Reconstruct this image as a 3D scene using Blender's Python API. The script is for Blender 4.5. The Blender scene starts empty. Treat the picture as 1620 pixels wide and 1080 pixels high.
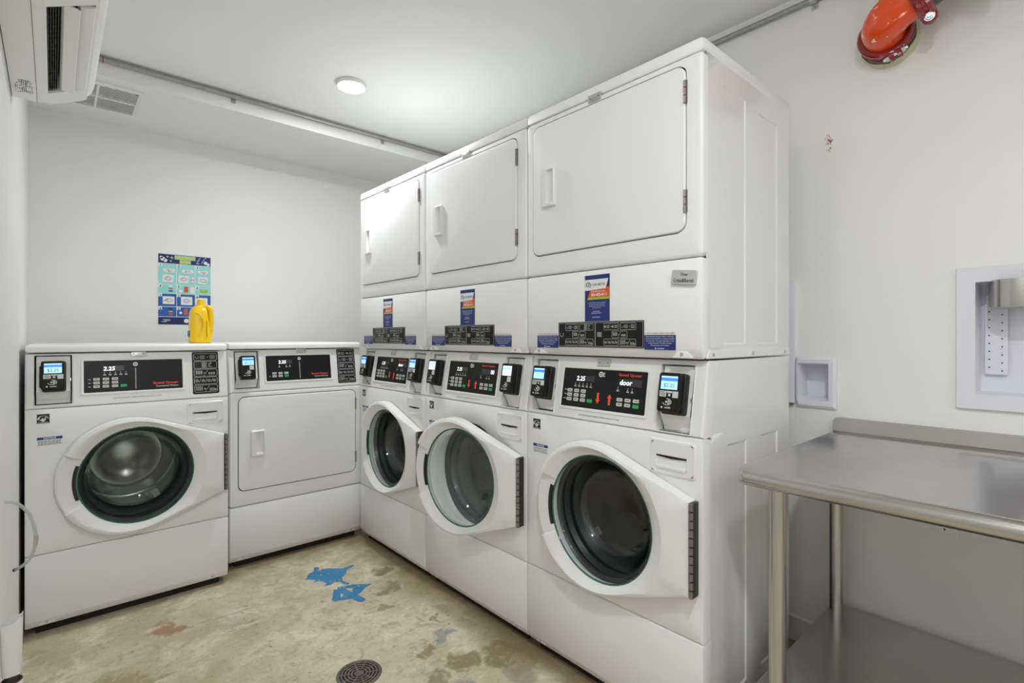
import bpy, bmesh, math, random
from mathutils import Matrix, Vector
random.seed(7)
R = math.radians
SC = bpy.context.scene
COL = SC.collection

# ------------------------------------------------------------------ camera
cam_d = bpy.data.cameras.new('camera'); cam = bpy.data.objects.new('camera', cam_d); COL.objects.link(cam)
cam_d.sensor_width = 36.0
cam_d.lens = 812.8 / 1620 * 36
cam_d.shift_y = -6.8 / 1620
cam_d.clip_start = 0.02
cam.location = (0, 0, 1.133)
cam.rotation_euler = (R(90), 0, -0.729)
SC.camera = cam

# ------------------------------------------------------------------ world, lights, exposure
world = bpy.data.worlds.new('world'); SC.world = world; world.use_nodes = True
world.node_tree.nodes['Background'].inputs[0].default_value = (1, 1, 1, 1)
world.node_tree.nodes['Background'].inputs[1].default_value = 0.0
SC.view_settings.view_transform = 'Standard'
SC.view_settings.look = 'None'
SC.view_settings.gamma = 1.0
SC.view_settings.use_curve_mapping = False
SC.view_settings.exposure = 0.40
SC.cycles.max_bounces = 16; SC.cycles.diffuse_bounces = 10; SC.cycles.glossy_bounces = 6; SC.cycles.transparent_max_bounces = 16
LED_POWER = 22.0
LED_COLOR = (0.955, 0.982, 1.0)
LED_SPOTS = [(1.114, 2.454), (0.30, -0.10), (0.40, -1.5), (0.4,-2.5)]   # first one is in view, the others are unseen fill lamps added behind the camera
ROOM = dict(x0=-0.095, x1=2.075, y0=-3.2, y1=3.61, z=2.402)

# ------------------------------------------------------------------ materials
MATS = {}
def nodes_of(m):
    m.use_nodes = True
    nt = m.node_tree
    return nt, nt.nodes, nt.links, nt.nodes['Principled BSDF']
def setp(b, **k):
    names = dict(color='Base Color', rough='Roughness', metal='Metallic', spec='Specular IOR Level', coat='Coat Weight',
                 coat_rough='Coat Roughness', emit='Emission Color', emits='Emission Strength', trans='Transmission Weight', ior='IOR', alpha='Alpha')
    for n, v in k.items():
        if n in ('color', 'emit') and len(v) == 3: v = (*v, 1)
        b.inputs[names[n]].default_value = v
def lin(r, g, b):
    f = lambda c: (c/255/12.92) if c/255 <= 0.04045 else ((c/255+0.055)/1.055)**2.4
    return (f(r), f(g), f(b))
def mat(name, color, rough=0.5, bump=None, var=None, **k):
    if name in MATS: return MATS[name]
    m = bpy.data.materials.new(name); nt, N, L, b = nodes_of(m)
    setp(b, color=color, rough=rough, **k)
    if bump or var:
        tc = N.new('ShaderNodeTexCoord')
    if bump:
        sc, st, dist = bump
        nz = N.new('ShaderNodeTexNoise'); nz.inputs['Scale'].default_value = sc; nz.inputs['Detail'].default_value = 3
        bp = N.new('ShaderNodeBump'); bp.inputs['Strength'].default_value = st; bp.inputs['Distance'].default_value = dist
        L.new(tc.outputs['Object'], nz.inputs['Vector']); L.new(nz.outputs['Fac'], bp.inputs['Height']); L.new(bp.outputs['Normal'], b.inputs['Normal'])
    if var:
        sc, amt = var
        nz = N.new('ShaderNodeTexNoise'); nz.inputs['Scale'].default_value = sc; nz.inputs['Detail'].default_value = 5
        mx = N.new('ShaderNodeMix'); mx.data_type = 'RGBA'
        mx.inputs['A'].default_value = (*[c*(1-amt) for c in color], 1); mx.inputs['B'].default_value = (*[min(1, c*(1+amt)) for c in color], 1)
        L.new(tc.outputs['Object'], nz.inputs['Vector']); L.new(nz.outputs['Fac'], mx.inputs['Factor']); L.new(mx.outputs['Result'], b.inputs['Base Color'])
    MATS[name] = m
    return m
def flat(name, rgb, rough=0.45):
    return mat(name, lin(*rgb), rough)
def brushed(name, color, rough, scale=(4, 300, 300), st=0.12):
    m = bpy.data.materials.new(name); nt, N, L, b = nodes_of(m)
    setp(b, color=color, metal=1.0, rough=rough)
    tc = N.new('ShaderNodeTexCoord'); mp = N.new('ShaderNodeMapping'); mp.inputs['Scale'].default_value = scale
    nz = N.new('ShaderNodeTexNoise'); nz.inputs['Scale'].default_value = 1.0; nz.inputs['Detail'].default_value = 4
    L.new(tc.outputs['Object'], mp.inputs['Vector']); L.new(mp.outputs['Vector'], nz.inputs['Vector'])
    mr = N.new('ShaderNodeMapRange'); mr.inputs['To Min'].default_value = rough-0.04; mr.inputs['To Max'].default_value = rough+0.05
    L.new(nz.outputs['Fac'], mr.inputs['Value']); L.new(mr.outputs['Result'], b.inputs['Roughness'])
    bp = N.new('ShaderNodeBump'); bp.inputs['Strength'].default_value = st; bp.inputs['Distance'].default_value = 0.0004
    L.new(nz.outputs['Fac'], bp.inputs['Height']); L.new(bp.outputs['Normal'], b.inputs['Normal'])
    # faint smudges
    n2 = N.new('ShaderNodeTexNoise'); n2.inputs['Scale'].default_value = 6; n2.inputs['Detail'].default_value = 4
    mx = N.new('ShaderNodeMix'); mx.data_type = 'RGBA'
    mx.inputs['A'].default_value = (*[c*0.86 for c in color], 1); mx.inputs['B'].default_value = (*[min(1, c*1.1) for c in color], 1)
    L.new(tc.outputs['Object'], n2.inputs['Vector']); L.new(n2.outputs['Fac'], mx.inputs['Factor']); L.new(mx.outputs['Result'], b.inputs['Base Color'])
    MATS[name] = m
    return m
def thin_glass(name, tint, refl_rough=0.02, body=0.0):
    """clear sheet: fresnel reflection over a see-through body"""
    m = bpy.data.materials.new(name); m.use_nodes = True; nt = m.node_tree; N, L = nt.nodes, nt.links
    N.remove(N['Principled BSDF']); out = N['Material Output']
    tr = N.new('ShaderNodeBsdfTransparent'); tr.inputs['Color'].default_value = (*tint, 1)
    gl = N.new('ShaderNodeBsdfGlossy'); gl.inputs['Roughness'].default_value = refl_rough
    fr = N.new('ShaderNodeFresnel')
    ge = N.new('ShaderNodeNewGeometry'); mr = N.new('ShaderNodeMapRange'); mr.inputs['To Min'].default_value = 1.5; mr.inputs['To Max'].default_value = 1/1.5   # same sheet seen from either face
    L.new(ge.outputs['Backfacing'], mr.inputs['Value']); L.new(mr.outputs['Result'], fr.inputs['IOR'])
    mx = N.new('ShaderNodeMixShader')
    L.new(fr.outputs['Fac'], mx.inputs['Fac']); L.new(tr.outputs['BSDF'], mx.inputs[1]); L.new(gl.outputs['BSDF'], mx.inputs[2])
    last = mx.outputs['Shader']
    if body:
        df = N.new('ShaderNodeBsdfDiffuse'); df.inputs['Color'].default_value = (*lin(215, 222, 220), 1)
        m2 = N.new('ShaderNodeMixShader'); m2.inputs['Fac'].default_value = body
        L.new(last, m2.inputs[1]); L.new(df.outputs['BSDF'], m2.inputs[2]); last = m2.outputs['Shader']
    L.new(last, out.inputs['Surface'])
    MATS[name] = m
    return m

ENAMEL = mat('white_enamel', (0.84, 0.845, 0.855), 0.38, bump=(450, 0.05, 0.0006), spec=0.4)
ENAMEL_GLOSS = mat('white_enamel_gloss', (0.80, 0.803, 0.81), 0.16, bump=(300, 0.03, 0.0005), coat=0.4, coat_rough=0.05)
PLASTIC = mat('white_plastic', (0.80, 0.80, 0.80), 0.28, bump=(600, 0.03, 0.0004))
PLASTIC_COOL = mat('cool_white_plastic', (0.76, 0.76, 0.83), 0.35, bump=(300, 0.04, 0.0005))
CREAM = mat('reader_plate_steel', (0.80, 0.80, 0.78), 0.35, bump=(900, 0.12, 0.0004))
AC_WHITE = mat('air_conditioner_plastic', (0.89, 0.89, 0.88), 0.33, bump=(500, 0.03, 0.0004))
BLACK = mat('black_plastic', (0.012, 0.012, 0.013), 0.35)
BLACK_GLOSS = mat('black_overlay', (0.012, 0.012, 0.013), 0.34, spec=0.22)
GAP = mat('dark_gap', (0.010, 0.010, 0.010), 0.8)
RUBBER = mat('grey_black_rubber', (0.02, 0.02, 0.022), 0.4)
STEEL = brushed('stainless_steel', (0.57, 0.555, 0.535), 0.20, scale=(260, 2.5, 260), st=0.02)
STEEL_LEG = brushed('stainless_tube', (0.58, 0.565, 0.54), 0.20, scale=(60, 60, 2), st=0.05)
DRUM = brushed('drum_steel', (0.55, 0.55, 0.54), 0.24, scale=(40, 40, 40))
DRUM_SHADED = brushed('shaded_drum_steel', (0.045, 0.045, 0.047), 0.30, scale=(40, 40, 40))  # same stainless drum, with the shade inside it put into the colour
GALV = mat('galvanised_steel', (0.42, 0.42, 0.41), 0.38, metal=0.85, var=(60, 0.25))
ZINC = mat('bright_zinc', (0.62, 0.64, 0.66), 0.28, metal=0.9, var=(80, 0.3))
HINGE = mat('hinge_steel', (0.30, 0.27, 0.25), 0.35, metal=0.9)
TAGMET = mat('satin_tag_steel', (0.55, 0.55, 0.54), 0.35, metal=0.7)
TEAL = mat('teal_glass_edge', (0.02, 0.13, 0.11), 0.1, coat=0.5)
GLASS = thin_glass('door_glass', (0.93, 0.97, 0.96))
GLASS_CLEAR = thin_glass('clear_glass_bowl', (0.92, 0.96, 0.955), body=0.05)
TUBE_CLEAR = thin_glass('clear_vinyl', (0.86, 0.87, 0.84), 0.08, body=0.45)
P_WHITE = flat('print_white', (235, 236, 234))
P_GREY = flat('print_grey', (165, 166, 166))
P_RED = flat('print_red', (226, 62, 38))
P_ORANGE_RED = flat('print_arrow', (240, 84, 30))
P_GREEN = flat('print_green', (20, 165, 95))
P_NAVY = flat('print_navy', (22, 44, 112))
P_BLUE = flat('print_blue', (35, 90, 165))
P_DKNAVY = flat('print_dark_navy', (14, 30, 92))
P_ORANGE = flat('print_orange', (212, 92, 34))
P_LIME = flat('print_lime', (168, 190, 40))
P_TEAL = flat('print_mint', (150, 214, 208))
P_BLACK = flat('print_black', (22, 22, 24))
P_YELLOW = flat('print_yellow', (206, 205, 60))
P_SKY = flat('print_sky', (110, 160, 215))
P_KEY = flat('key_white', (205, 205, 203))
P_PAPER = flat('paper_white', (226, 228, 230), 0.6)
YELLOW = mat('yellow_jug_plastic', lin(244, 200, 8), 0.3, coat=0.2)
def emis(name, rgb, s):
    m = mat(name, lin(*rgb), 0.3); b = m.node_tree.nodes['Principled BSDF']; setp(b, emit=lin(*rgb), emits=s); return m
SCR_BLUE = emis('screen_blue', (60, 130, 240), 0.55)
SCR_PALE = emis('screen_pale', (165, 215, 250), 0.6)
SCR_WHITE = emis('screen_white', (225, 240, 252), 0.6)
LEDW = emis('led_digits', (240, 245, 250), 1.0)
LAMP = emis('lamp_diffuser', (255, 252, 246), 9.0)

# ------------------------------------------------------------------ geometry helpers
class Frame:
    """a flat working plane: a = right, b = up, n = out of the surface"""
    def __init__(s, o, a, b):
        s.o = Vector(o); s.a = Vector(a).normalized(); s.b = Vector(b).normalized(); s.n = s.a.cross(s.b)
    def __call__(s, a, b, n=0.0):
        return s.o + s.a*a + s.b*b + s.n*n
FR = Frame((0, 0, 0), (1, 0, 0), (0, 0, 1))           # machine front, out = -Y

def rrect(x0, x1, z0, z1, r=0.0, seg=4):
    r = max(min(r, (x1-x0)/2-1e-5, (z1-z0)/2-1e-5), 0)
    if r <= 1e-6: return [(x0, z0), (x1, z0), (x1, z1), (x0, z1)]
    out = []
    for cx, cz, a0 in ((x1-r, z0+r, -90), (x1-r, z1-r, 0), (x0+r, z1-r, 90), (x0+r, z0+r, 180)):
        for i in range(seg+1):
            t = R(a0+90*i/seg); out.append((cx+r*math.cos(t), cz+r*math.sin(t)))
    return out
def circ(cx, cz, r, seg=32):
    return [(cx+r*math.cos(2*math.pi*i/seg), cz+r*math.sin(2*math.pi*i/seg)) for i in range(seg)]

class G:
    def __init__(s): s.v = []; s.f = []
    def add(s, pts):
        i0 = len(s.v); s.v += [tuple(p) for p in pts]; return list(range(i0, len(s.v)))
    def face(s, pts): s.f.append(s.add(pts)); return s
    def loft(s, loops, cap0=False, cap1=False, closed=True):
        ids = [s.add(l) for l in loops]
        n = len(ids[0])
        for A, B in zip(ids, ids[1:]):
            for i in range(n if closed else n-1):
                j = (i+1) % n; s.f.append([A[i], A[j], B[j], B[i]])
        if cap0: s.f.append(list(reversed(ids[0])))
        if cap1: s.f.append(ids[-1])
        return s
    def rect(s, F, a0, a1, b0, b1, n=0):
        return s.face([F(a0, b0, n), F(a1, b0, n), F(a1, b1, n), F(a0, b1, n)])
    def poly(s, F, pts, n=0): return s.face([F(a, b, n) for a, b in pts])
    def ring(s, F, outer, inner, n=0):
        return s.loft([[F(a, b, n) for a, b in outer], [F(a, b, n) for a, b in inner]])
    def frame(s, F, a0, a1, b0, b1, w, n=0, r=0.0):
        return s.ring(F, rrect(a0, a1, b0, b1, r), rrect(a0+w, a1-w, b0+w, b1-w, max(r-w, 1e-4) if r else 0), n)
    def line(s, F, p, q, w, n=0):
        d = Vector((q[0]-p[0], q[1]-p[1])); d.normalize(); k = Vector((-d.y, d.x))*w/2
        return s.poly(F, [(p[0]-k.x, p[1]-k.y), (q[0]-k.x, q[1]-k.y), (q[0]+k.x, q[1]+k.y), (p[0]+k.x, p[1]+k.y)], n)
    def prism(s, F, pts, n0, n1, bev=0.0):
        """outline pulled from n0 (back) to n1 (front)"""
        if not bev:
            return s.loft([[F(a, b, n0) for a, b in pts], [F(a, b, n1) for a, b in pts]], True, True)
        cx = sum(p[0] for p in pts)/len(pts); cz = sum(p[1] for p in pts)/len(pts)
        def ins(d): return [(a+(cx-a)/max(1e-6, math.hypot(cx-a, cz-b))*d, b+(cz-b)/max(1e-6, math.hypot(cx-a, cz-b))*d) for a, b in pts]
        sg = 1 if n1 > n0 else -1
        return s.loft([[F(a, b, n0) for a, b in pts], [F(a, b, n1-sg*bev) for a, b in pts], [F(a, b, n1-sg*bev*.3) for a, b in ins(bev*.3)], [F(a, b, n1) for a, b in ins(bev)]], True, True)
    def plate(s, F, a0, a1, b0, b1, n0, n1, r=0.0, bev=0.004, seg=4, back=False):
        """rounded rectangle with rolled front edges, n1 is the front"""
        loops = []
        rr = max(r, bev*1.02) if bev else r
        prof = [(0, n0)] + ([(bev*(1-math.cos(t)), n1-bev*(1-math.sin(t))) for t in [R(x) for x in (0, 22, 45, 67, 90)]] if bev else [(0, n1)])
        for i, n in prof:
            loops.append([F(a, b, n) for a, b in rrect(a0+i, a1-i, b0+i, b1-i, max(rr-i, 2e-4), seg)])
        return s.loft(loops, back, True)
    def plate_hole(s, F, a0, a1, b0, b1, n0, n1, r, bev, hole, depth=None, seg=6):
        """same with an opening; hole = function(list of outline points)->list of hole points"""
        rr = max(r, bev*1.02)
        loops = [[F(a, b, n0) for a, b in rrect(a0, a1, b0, b1, rr, seg)]]
        for t in (0, 30, 60, 90):
            i = bev*(1-math.cos(R(t))); loops.append([F(a, b, n1-bev*(1-math.sin(R(t)))) for a, b in rrect(a0+i, a1-i, b0+i, b1-i, max(rr-i, 2e-4), seg)])
        h = hole
        loops += [[F(a, b, n1) for a, b in h], [F(a, b, n1-0.004) for a, b in h], [F(a, b, n0 if depth is None else n1-depth) for a, b in h]]
        return s.loft(loops)
    def insets(s, F, a0, a1, b0, b1, n, holes):
        """flat panel with stepped fields; holes = (a0,a1,b0,b1,depth,slope,floor)"""
        A = sorted({a0, a1, *[h[0] for h in holes], *[h[1] for h in holes]}); Bz = sorted({b0, b1, *[h[2] for h in holes], *[h[3] for h in holes]})
        for i in range(len(A)-1):
            for j in range(len(Bz)-1):
                ca, cb = (A[i]+A[i+1])/2, (Bz[j]+Bz[j+1])/2
                if any(h[0] < ca < h[1] and h[2] < cb < h[3] for h in holes): continue
                s.rect(F, A[i], A[i+1], Bz[j], Bz[j+1], n)
        for h in holes:
            o = [(h[0], h[2]), (h[1], h[2]), (h[1], h[3]), (h[0], h[3])]; k = h[5]
            q = [(h[0]+k, h[2]+k), (h[1]-k, h[2]+k), (h[1]-k, h[3]-k), (h[0]+k, h[3]-k)]
            s.loft([[F(a, b, n) for a, b in o], [F(a, b, n-h[4]) for a, b in q]])
            if h[6]: s.poly(F, q, n-h[4])
        return s
    def extr(s, prof, x0, x1, ch=0.0):
        """profile [(y,z)] pulled along X, with small chamfers at the ends"""
        cy = sum(p[0] for p in prof)/len(prof); cz = sum(p[1] for p in prof)/len(prof)
        def sh(d):
            return [(y+math.copysign(min(d, abs(cy-y)), cy-y), z+math.copysign(min(d, abs(cz-z)), cz-z)) for y, z in prof]
        L = [(x0, prof), (x1, prof)] if not ch else [(x0, sh(ch)), (x0+ch*.3, sh(ch*.3)), (x0+ch, prof), (x1-ch, prof), (x1-ch*.3, sh(ch*.3)), (x1, sh(ch))]
        return s.loft([[(x, y, z) for y, z in p] for x, p in L], True, True)
    def box(s, x0, x1, y0, y1, z0, z1, ch=0.0):
        if not ch:
            return s.loft([[(x0, y0, z), (x1, y0, z), (x1, y1, z), (x0, y1, z)] for z in (z0, z1)], True, True)
        L = []
        for z, i in ((z0, ch), (z0+ch, 0), (z1-ch, 0), (z1, ch)):
            L.append([(a, b, z) for a, b in rrect(x0+i, x1-i, y0+i, y1-i, ch, 2)])
        return s.loft(L, True, True)
    def lathe(s, F, c, prof, seg=48, a0=0, a1=360):
        full = abs(a1-a0) >= 360
        k = seg if full else seg+1
        loops = []
        for r, n in prof:
            loops.append([F(c[0]+r*math.cos(R(a0+(a1-a0)*i/seg)), c[1]+r*math.sin(R(a0+(a1-a0)*i/seg)), n) for i in range(k)])
        return s.loft(loops, closed=full)
    def tube(s, path, r, seg=12, caps=True):
        path = [Vector(p) for p in path]; loops = []
        t0 = (path[1]-path[0]).normalized()
        up = Vector((0, 0, 1)) if abs(t0.z) < 0.9 else Vector((1, 0, 0))
        u = t0.cross(up).normalized()
        for i, p in enumerate(path):
            t = (path[min(i+1, len(path)-1)]-path[max(i-1, 0)]).normalized()
            u = (u-t*u.dot(t)).normalized(); w = t.cross(u)
            rr = r[i] if isinstance(r, (list, tuple)) else r
            loops.append([p+(u*math.cos(2*math.pi*k/seg)+w*math.sin(2*math.pi*k/seg))*rr for k in range(seg)])
        return s.loft(loops, caps, caps)
    def make(s, name, m, parent=None, angle=32, loc=None, rot=None, recalc=True):
        me = bpy.data.meshes.new(name); me.from_pydata([tuple(v) for v in s.v], [], s.f); me.validate()
        if recalc:
            bm = bmesh.new(); bm.from_mesh(me); bmesh.ops.remove_doubles(bm, verts=bm.verts, dist=2e-6)
            bmesh.ops.recalc_face_normals(bm, faces=bm.faces); bm.to_mesh(me); bm.free()
        for p in me.polygons: p.use_smooth = True
        me.set_sharp_from_angle(angle=R(angle))
        me.materials.append(m)
        o = bpy.data.objects.new(name, me); COL.objects.link(o)
        if parent: o.parent = parent
        if parent and (name in FINE or name.endswith('print') or name.endswith('lettering')): o['kind'] = 'stuff'
        if loc: o.location = loc
        if rot: o.rotation_euler = rot
        return o

FINE = {'keypad', 'key_legend', 'start_key', 'display_window', 'display_digits', 'rivet', 'perforation', 'payment_sticker', 'slot', 'outlet_grille', 'screen_digits', 'mint_field', 'blue_field', 'title_shadow', 'poster_title', 'paint_smear', 'grate'}
TXT = {}
def text(F, s, a, b, h, m, parent, n=0.0006, align='CENTER', bold=0.0, sx=1.0, shear=0.0, name='lettering', width=None):
    """flat lettering in a frame; h = cap height, (a,b) = anchor on the base line"""
    key = (s, bold, shear)
    if key not in TXT:
        cu = bpy.data.curves.new('t', 'FONT'); cu.body = s; cu.size = 1; cu.resolution_u = 2; cu.offset = bold; cu.shear = shear; cu.fill_mode = 'FRONT'
        ob = bpy.data.objects.new('t', cu); COL.objects.link(ob)
        bpy.context.view_layer.update()
        me = bpy.data.meshes.new_from_object(ob.evaluated_get(bpy.context.evaluated_depsgraph_get()))
        vs = [tuple(v.co) for v in me.vertices]; fs = [list(p.vertices) for p in me.polygons]
        bpy.data.objects.remove(ob); bpy.data.curves.remove(cu); bpy.data.meshes.remove(me)
        TXT[key] = (vs, fs)
    vs, fs = TXT[key]
    if not vs: return None
    x0 = min(v[0] for v in vs); x1 = max(v[0] for v in vs); k = h/0.69
    kx = k*sx if width is None else width/(x1-x0)
    off = {'CENTER': -(x0+x1)/2, 'LEFT': -x0, 'RIGHT': -x1}[align]
    g = G(); g.v = [tuple(F(a+(v[0]+off)*kx, b+v[1]*k, n)) for v in vs]; g.f = [list(f) for f in fs]
    if isinstance(parent, G):
        i0 = len(parent.v); parent.v += g.v; parent.f += [[i+i0 for i in f] for f in g.f]; return None
    return g.make(name, m, parent, recalc=False)

def empty(name, loc, rz=0.0):
    o = bpy.data.objects.new(name, None); COL.objects.link(o); o.location = loc; o.rotation_euler = (0, 0, rz); o.empty_display_size = 0.1
    return o
def tag(o, label, cat, group=None):
    o['label'] = label; o['category'] = cat
    if group: o['group'] = group
    return o
def struct(o): o['kind'] = 'structure'; return o
def lab(o, s): o['label'] = s; return o

# ------------------------------------------------------------------ room shell
def wall_paint():
    m = bpy.data.materials.new('wall_paint'); nt, N, L, b = nodes_of(m)
    tc = N.new('ShaderNodeTexCoord')
    n1 = N.new('ShaderNodeTexNoise'); n1.inputs['Scale'].default_value = 2.2; n1.inputs['Detail'].default_value = 5
    mx = N.new('ShaderNodeMix'); mx.data_type = 'RGBA'
    mx.inputs['A'].default_value = (0.80, 0.80, 0.785, 1); mx.inputs['B'].default_value = (0.845, 0.845, 0.83, 1)
    L.new(tc.outputs['Object'], n1.inputs['Vector']); L.new(n1.outputs['Fac'], mx.inputs['Factor'])
    # small scuffs
    n3 = N.new('ShaderNodeTexNoise'); n3.inputs['Scale'].default_value = 9; n3.inputs['Detail'].default_value = 7; n3.inputs['Roughness'].default_value = 0.65
    cr = N.new('ShaderNodeValToRGB'); cr.color_ramp.elements[0].position = 0.72; cr.color_ramp.elements[0].color = (1, 1, 1, 1)
    cr.color_ramp.elements[1].position = 0.80; cr.color_ramp.elements[1].color = (0.78, 0.76, 0.73, 1)
    m2 = N.new('ShaderNodeMix'); m2.data_type = 'RGBA'; m2.blend_type = 'MULTIPLY'; m2.inputs['Factor'].default_value = 0.6
    L.new(tc.outputs['Object'], n3.inputs['Vector']); L.new(n3.outputs['Fac'], cr.inputs['Fac'])
    L.new(mx.outputs['Result'], m2.inputs['A']); L.new(cr.outputs['Color'], m2.inputs['B']); L.new(m2.outputs['Result'], b.inputs['Base Color'])
    n2 = N.new('ShaderNodeTexNoise'); n2.inputs['Scale'].default_value = 140; n2.inputs['Detail'].default_value = 3
    bp = N.new('ShaderNodeBump'); bp.inputs['Strength'].default_value = 0.14; bp.inputs['Distance'].default_value = 0.002
    L.new(tc.outputs['Object'], n2.inputs['Vector']); L.new(n2.outputs['Fac'], bp.inputs['Height']); L.new(bp.outputs['Normal'], b.inputs['Normal'])
    setp(b, rough=0.55, spec=0.35)
    return m
WALL = wall_paint()
CEIL = mat('ceiling_paint', (0.86, 0.865, 0.85), 0.7, bump=(120, 0.08, 0.001))
TRIM = mat('trim_paint', (0.80, 0.80, 0.785), 0.4)

def concrete():
    m = bpy.data.materials.new('stained_concrete'); nt, N, L, b = nodes_of(m)
    tc = N.new('ShaderNodeTexCoord'); P = tc.outputs['Object']
    def noise(sc, det=6, ro=0.6, dist=0.0, vec=None):
        n = N.new('ShaderNodeTexNoise'); n.inputs['Scale'].default_value = sc; n.inputs['Detail'].default_value = det
        n.inputs['Roughness'].default_value = ro; n.inputs['Distortion'].default_value = dist
        L.new(vec or P, n.inputs['Vector']); return n.outputs['Fac']
    def ramp(x, p0, p1, c0=(0, 0, 0, 1), c1=(1, 1, 1, 1)):
        r = N.new('ShaderNodeValToRGB'); e = r.color_ramp.elements; e[0].position = p0; e[1].position = p1; e[0].color = c0; e[1].color = c1
        L.new(x, r.inputs['Fac']); return r.outputs['Color']
    def mix(f, A, B_, mode='MIX'):
        x = N.new('ShaderNodeMix'); x.data_type = 'RGBA'; x.blend_type = mode
        if isinstance(f, float): x.inputs['Factor'].default_value = f
        else: L.new(f, x.inputs['Factor'])
        for s, v in (('A', A), ('B', B_)):
            if isinstance(v, tuple): x.inputs[s].default_value = v
            else: L.new(v, x.inputs[s])
        return x.outputs['Result']
    c = lambda *q: (*lin(*q), 1)
    col = mix(ramp(noise(1.7, 7, 0.65, 0.4), 0.36, 0.66), c(178, 165, 138), c(217, 206, 183))
    col = mix(ramp(noise(5.5, 8, 0.7, 0.6), 0.50, 0.72), col, c(225, 222, 204))
    col = mix(ramp(noise(3.1, 7, 0.7, 1.0), 0.60, 0.78), col, c(169, 147, 110))
    col = mix(ramp(noise(14, 9, 0.78, 0.8), 0.50, 0.66), col, c(171, 160, 138))
    col = mix(ramp(noise(22, 9, 0.75, 1.5), 0.60, 0.70), col, c(225, 225, 213))
    # trowel streaks
    mp = N.new('ShaderNodeMapping'); mp.inputs['Rotation'].default_value = (0, 0, 0.6); mp.inputs['Scale'].default_value = (1.2, 7, 1); L.new(P, mp.inputs['Vector'])
    col = mix(ramp(noise(3, 8, 0.7, 0.3, mp.outputs['Vector']), 0.60, 0.75), col, c(145, 132, 109))
    # shaped stains: (x, y, radius, colour)
    wob = N.new('ShaderNodeTexNoise'); wob.inputs['Scale'].default_value = 11; wob.inputs['Detail'].default_value = 6; L.new(P, wob.inputs['Vector'])
    wv = N.new('ShaderNodeVectorMath'); wv.operation = 'MULTIPLY_ADD'; wv.inputs[1].default_value = (0.22, 0.22, 0.0); L.new(wob.outputs['Color'], wv.inputs[0])
    sub = N.new('ShaderNodeVectorMath'); sub.operation = 'ADD'; sub.inputs[1].default_value = (-0.11, -0.11, 0)
    L.new(P, wv.inputs[2]); L.new(wv.outputs[0], sub.inputs[0])
    brk = ramp(noise(30, 8, 0.75, 0.5), 0.30, 0.48)
    stains = [(1.19, 1.40, .085, c(127, 110, 79)), (1.07, 1.47, .05, c(136, 118, 90)), (1.02, 1.60, .035, c(145, 123, 83)), (1.10, 1.62, .04, c(143, 151, 147)), (1.16, 1.75, .03, c(145, 121, 81)),
              (1.13, 2.10, .05, c(136, 118, 96)), (1.17, 1.27, .06, c(149, 143, 129)), (0.96, 1.45, .035, c(143, 127, 101)), (1.24, 1.30, .05, c(169, 149, 114)),
              (1.04, 1.95, .025, c(145, 132, 114)), (0.33, 2.38, .05, c(158, 118, 90)), (0.15, 2.1, .10, c(158, 138, 96)), (1.20, 2.30, .04, c(118, 101, 77)), (0.98, 1.33, .06, c(151, 147, 138))]
    for x, y, r, cc in stains:
        d = N.new('ShaderNodeVectorMath'); d.operation = 'DISTANCE'; d.inputs[1].default_value = (x, y, 0); L.new(sub.outputs[0], d.inputs[0])
        mr = N.new('ShaderNodeMapRange'); mr.inputs['From Min'].default_value = r*0.75; mr.inputs['From Max'].default_value = r*1.15
        mr.inputs['To Min'].default_value = 0.85; mr.inputs['To Max'].default_value = 0.0; L.new(d.outputs['Value'], mr.inputs['Value'])
        mm = N.new('ShaderNodeMath'); mm.operation = 'MULTIPLY'; L.new(mr.outputs['Result'], mm.inputs[0]); L.new(brk, mm.inputs[1])
        col = mix(mm.outputs[0], col, cc)
    # old grime strip with painted-in shadow along the machine row and in the corner
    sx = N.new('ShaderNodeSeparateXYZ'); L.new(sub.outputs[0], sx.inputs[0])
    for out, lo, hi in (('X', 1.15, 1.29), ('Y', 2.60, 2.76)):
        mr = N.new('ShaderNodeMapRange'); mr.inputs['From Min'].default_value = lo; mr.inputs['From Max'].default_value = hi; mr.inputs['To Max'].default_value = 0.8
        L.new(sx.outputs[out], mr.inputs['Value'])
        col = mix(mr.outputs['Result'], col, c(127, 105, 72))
    # fine dark specks
    col = mix(ramp(noise(46, 6, 0.75), 0.58, 0.68), col, c(127, 115, 96))
    mp2 = N.new('ShaderNodeMapping'); mp2.inputs['Rotation'].default_value = (0, 0, -0.5); mp2.inputs['Scale'].default_value = (5, 40, 1); L.new(P, mp2.inputs['Vector'])
    col = mix(ramp(noise(2.2, 5, 0.6, 0.5, mp2.outputs['Vector']), 0.66, 0.74), col, c(121, 107, 88))
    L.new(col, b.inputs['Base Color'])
    rg = N.new('ShaderNodeMapRange'); rg.inputs['To Min'].default_value = 0.38; rg.inputs['To Max'].default_value = 0.7; L.new(noise(4, 6), rg.inputs['Value']); L.new(rg.outputs['Result'], b.inputs['Roughness'])
    bp = N.new('ShaderNodeBump'); bp.inputs['Strength'].default_value = 0.25; bp.inputs['Distance'].default_value = 0.003
    L.new(noise(35, 8, 0.7), bp.inputs['Height']); L.new(bp.outputs['Normal'], b.inputs['Normal'])
    return m
CONC = concrete()

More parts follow.
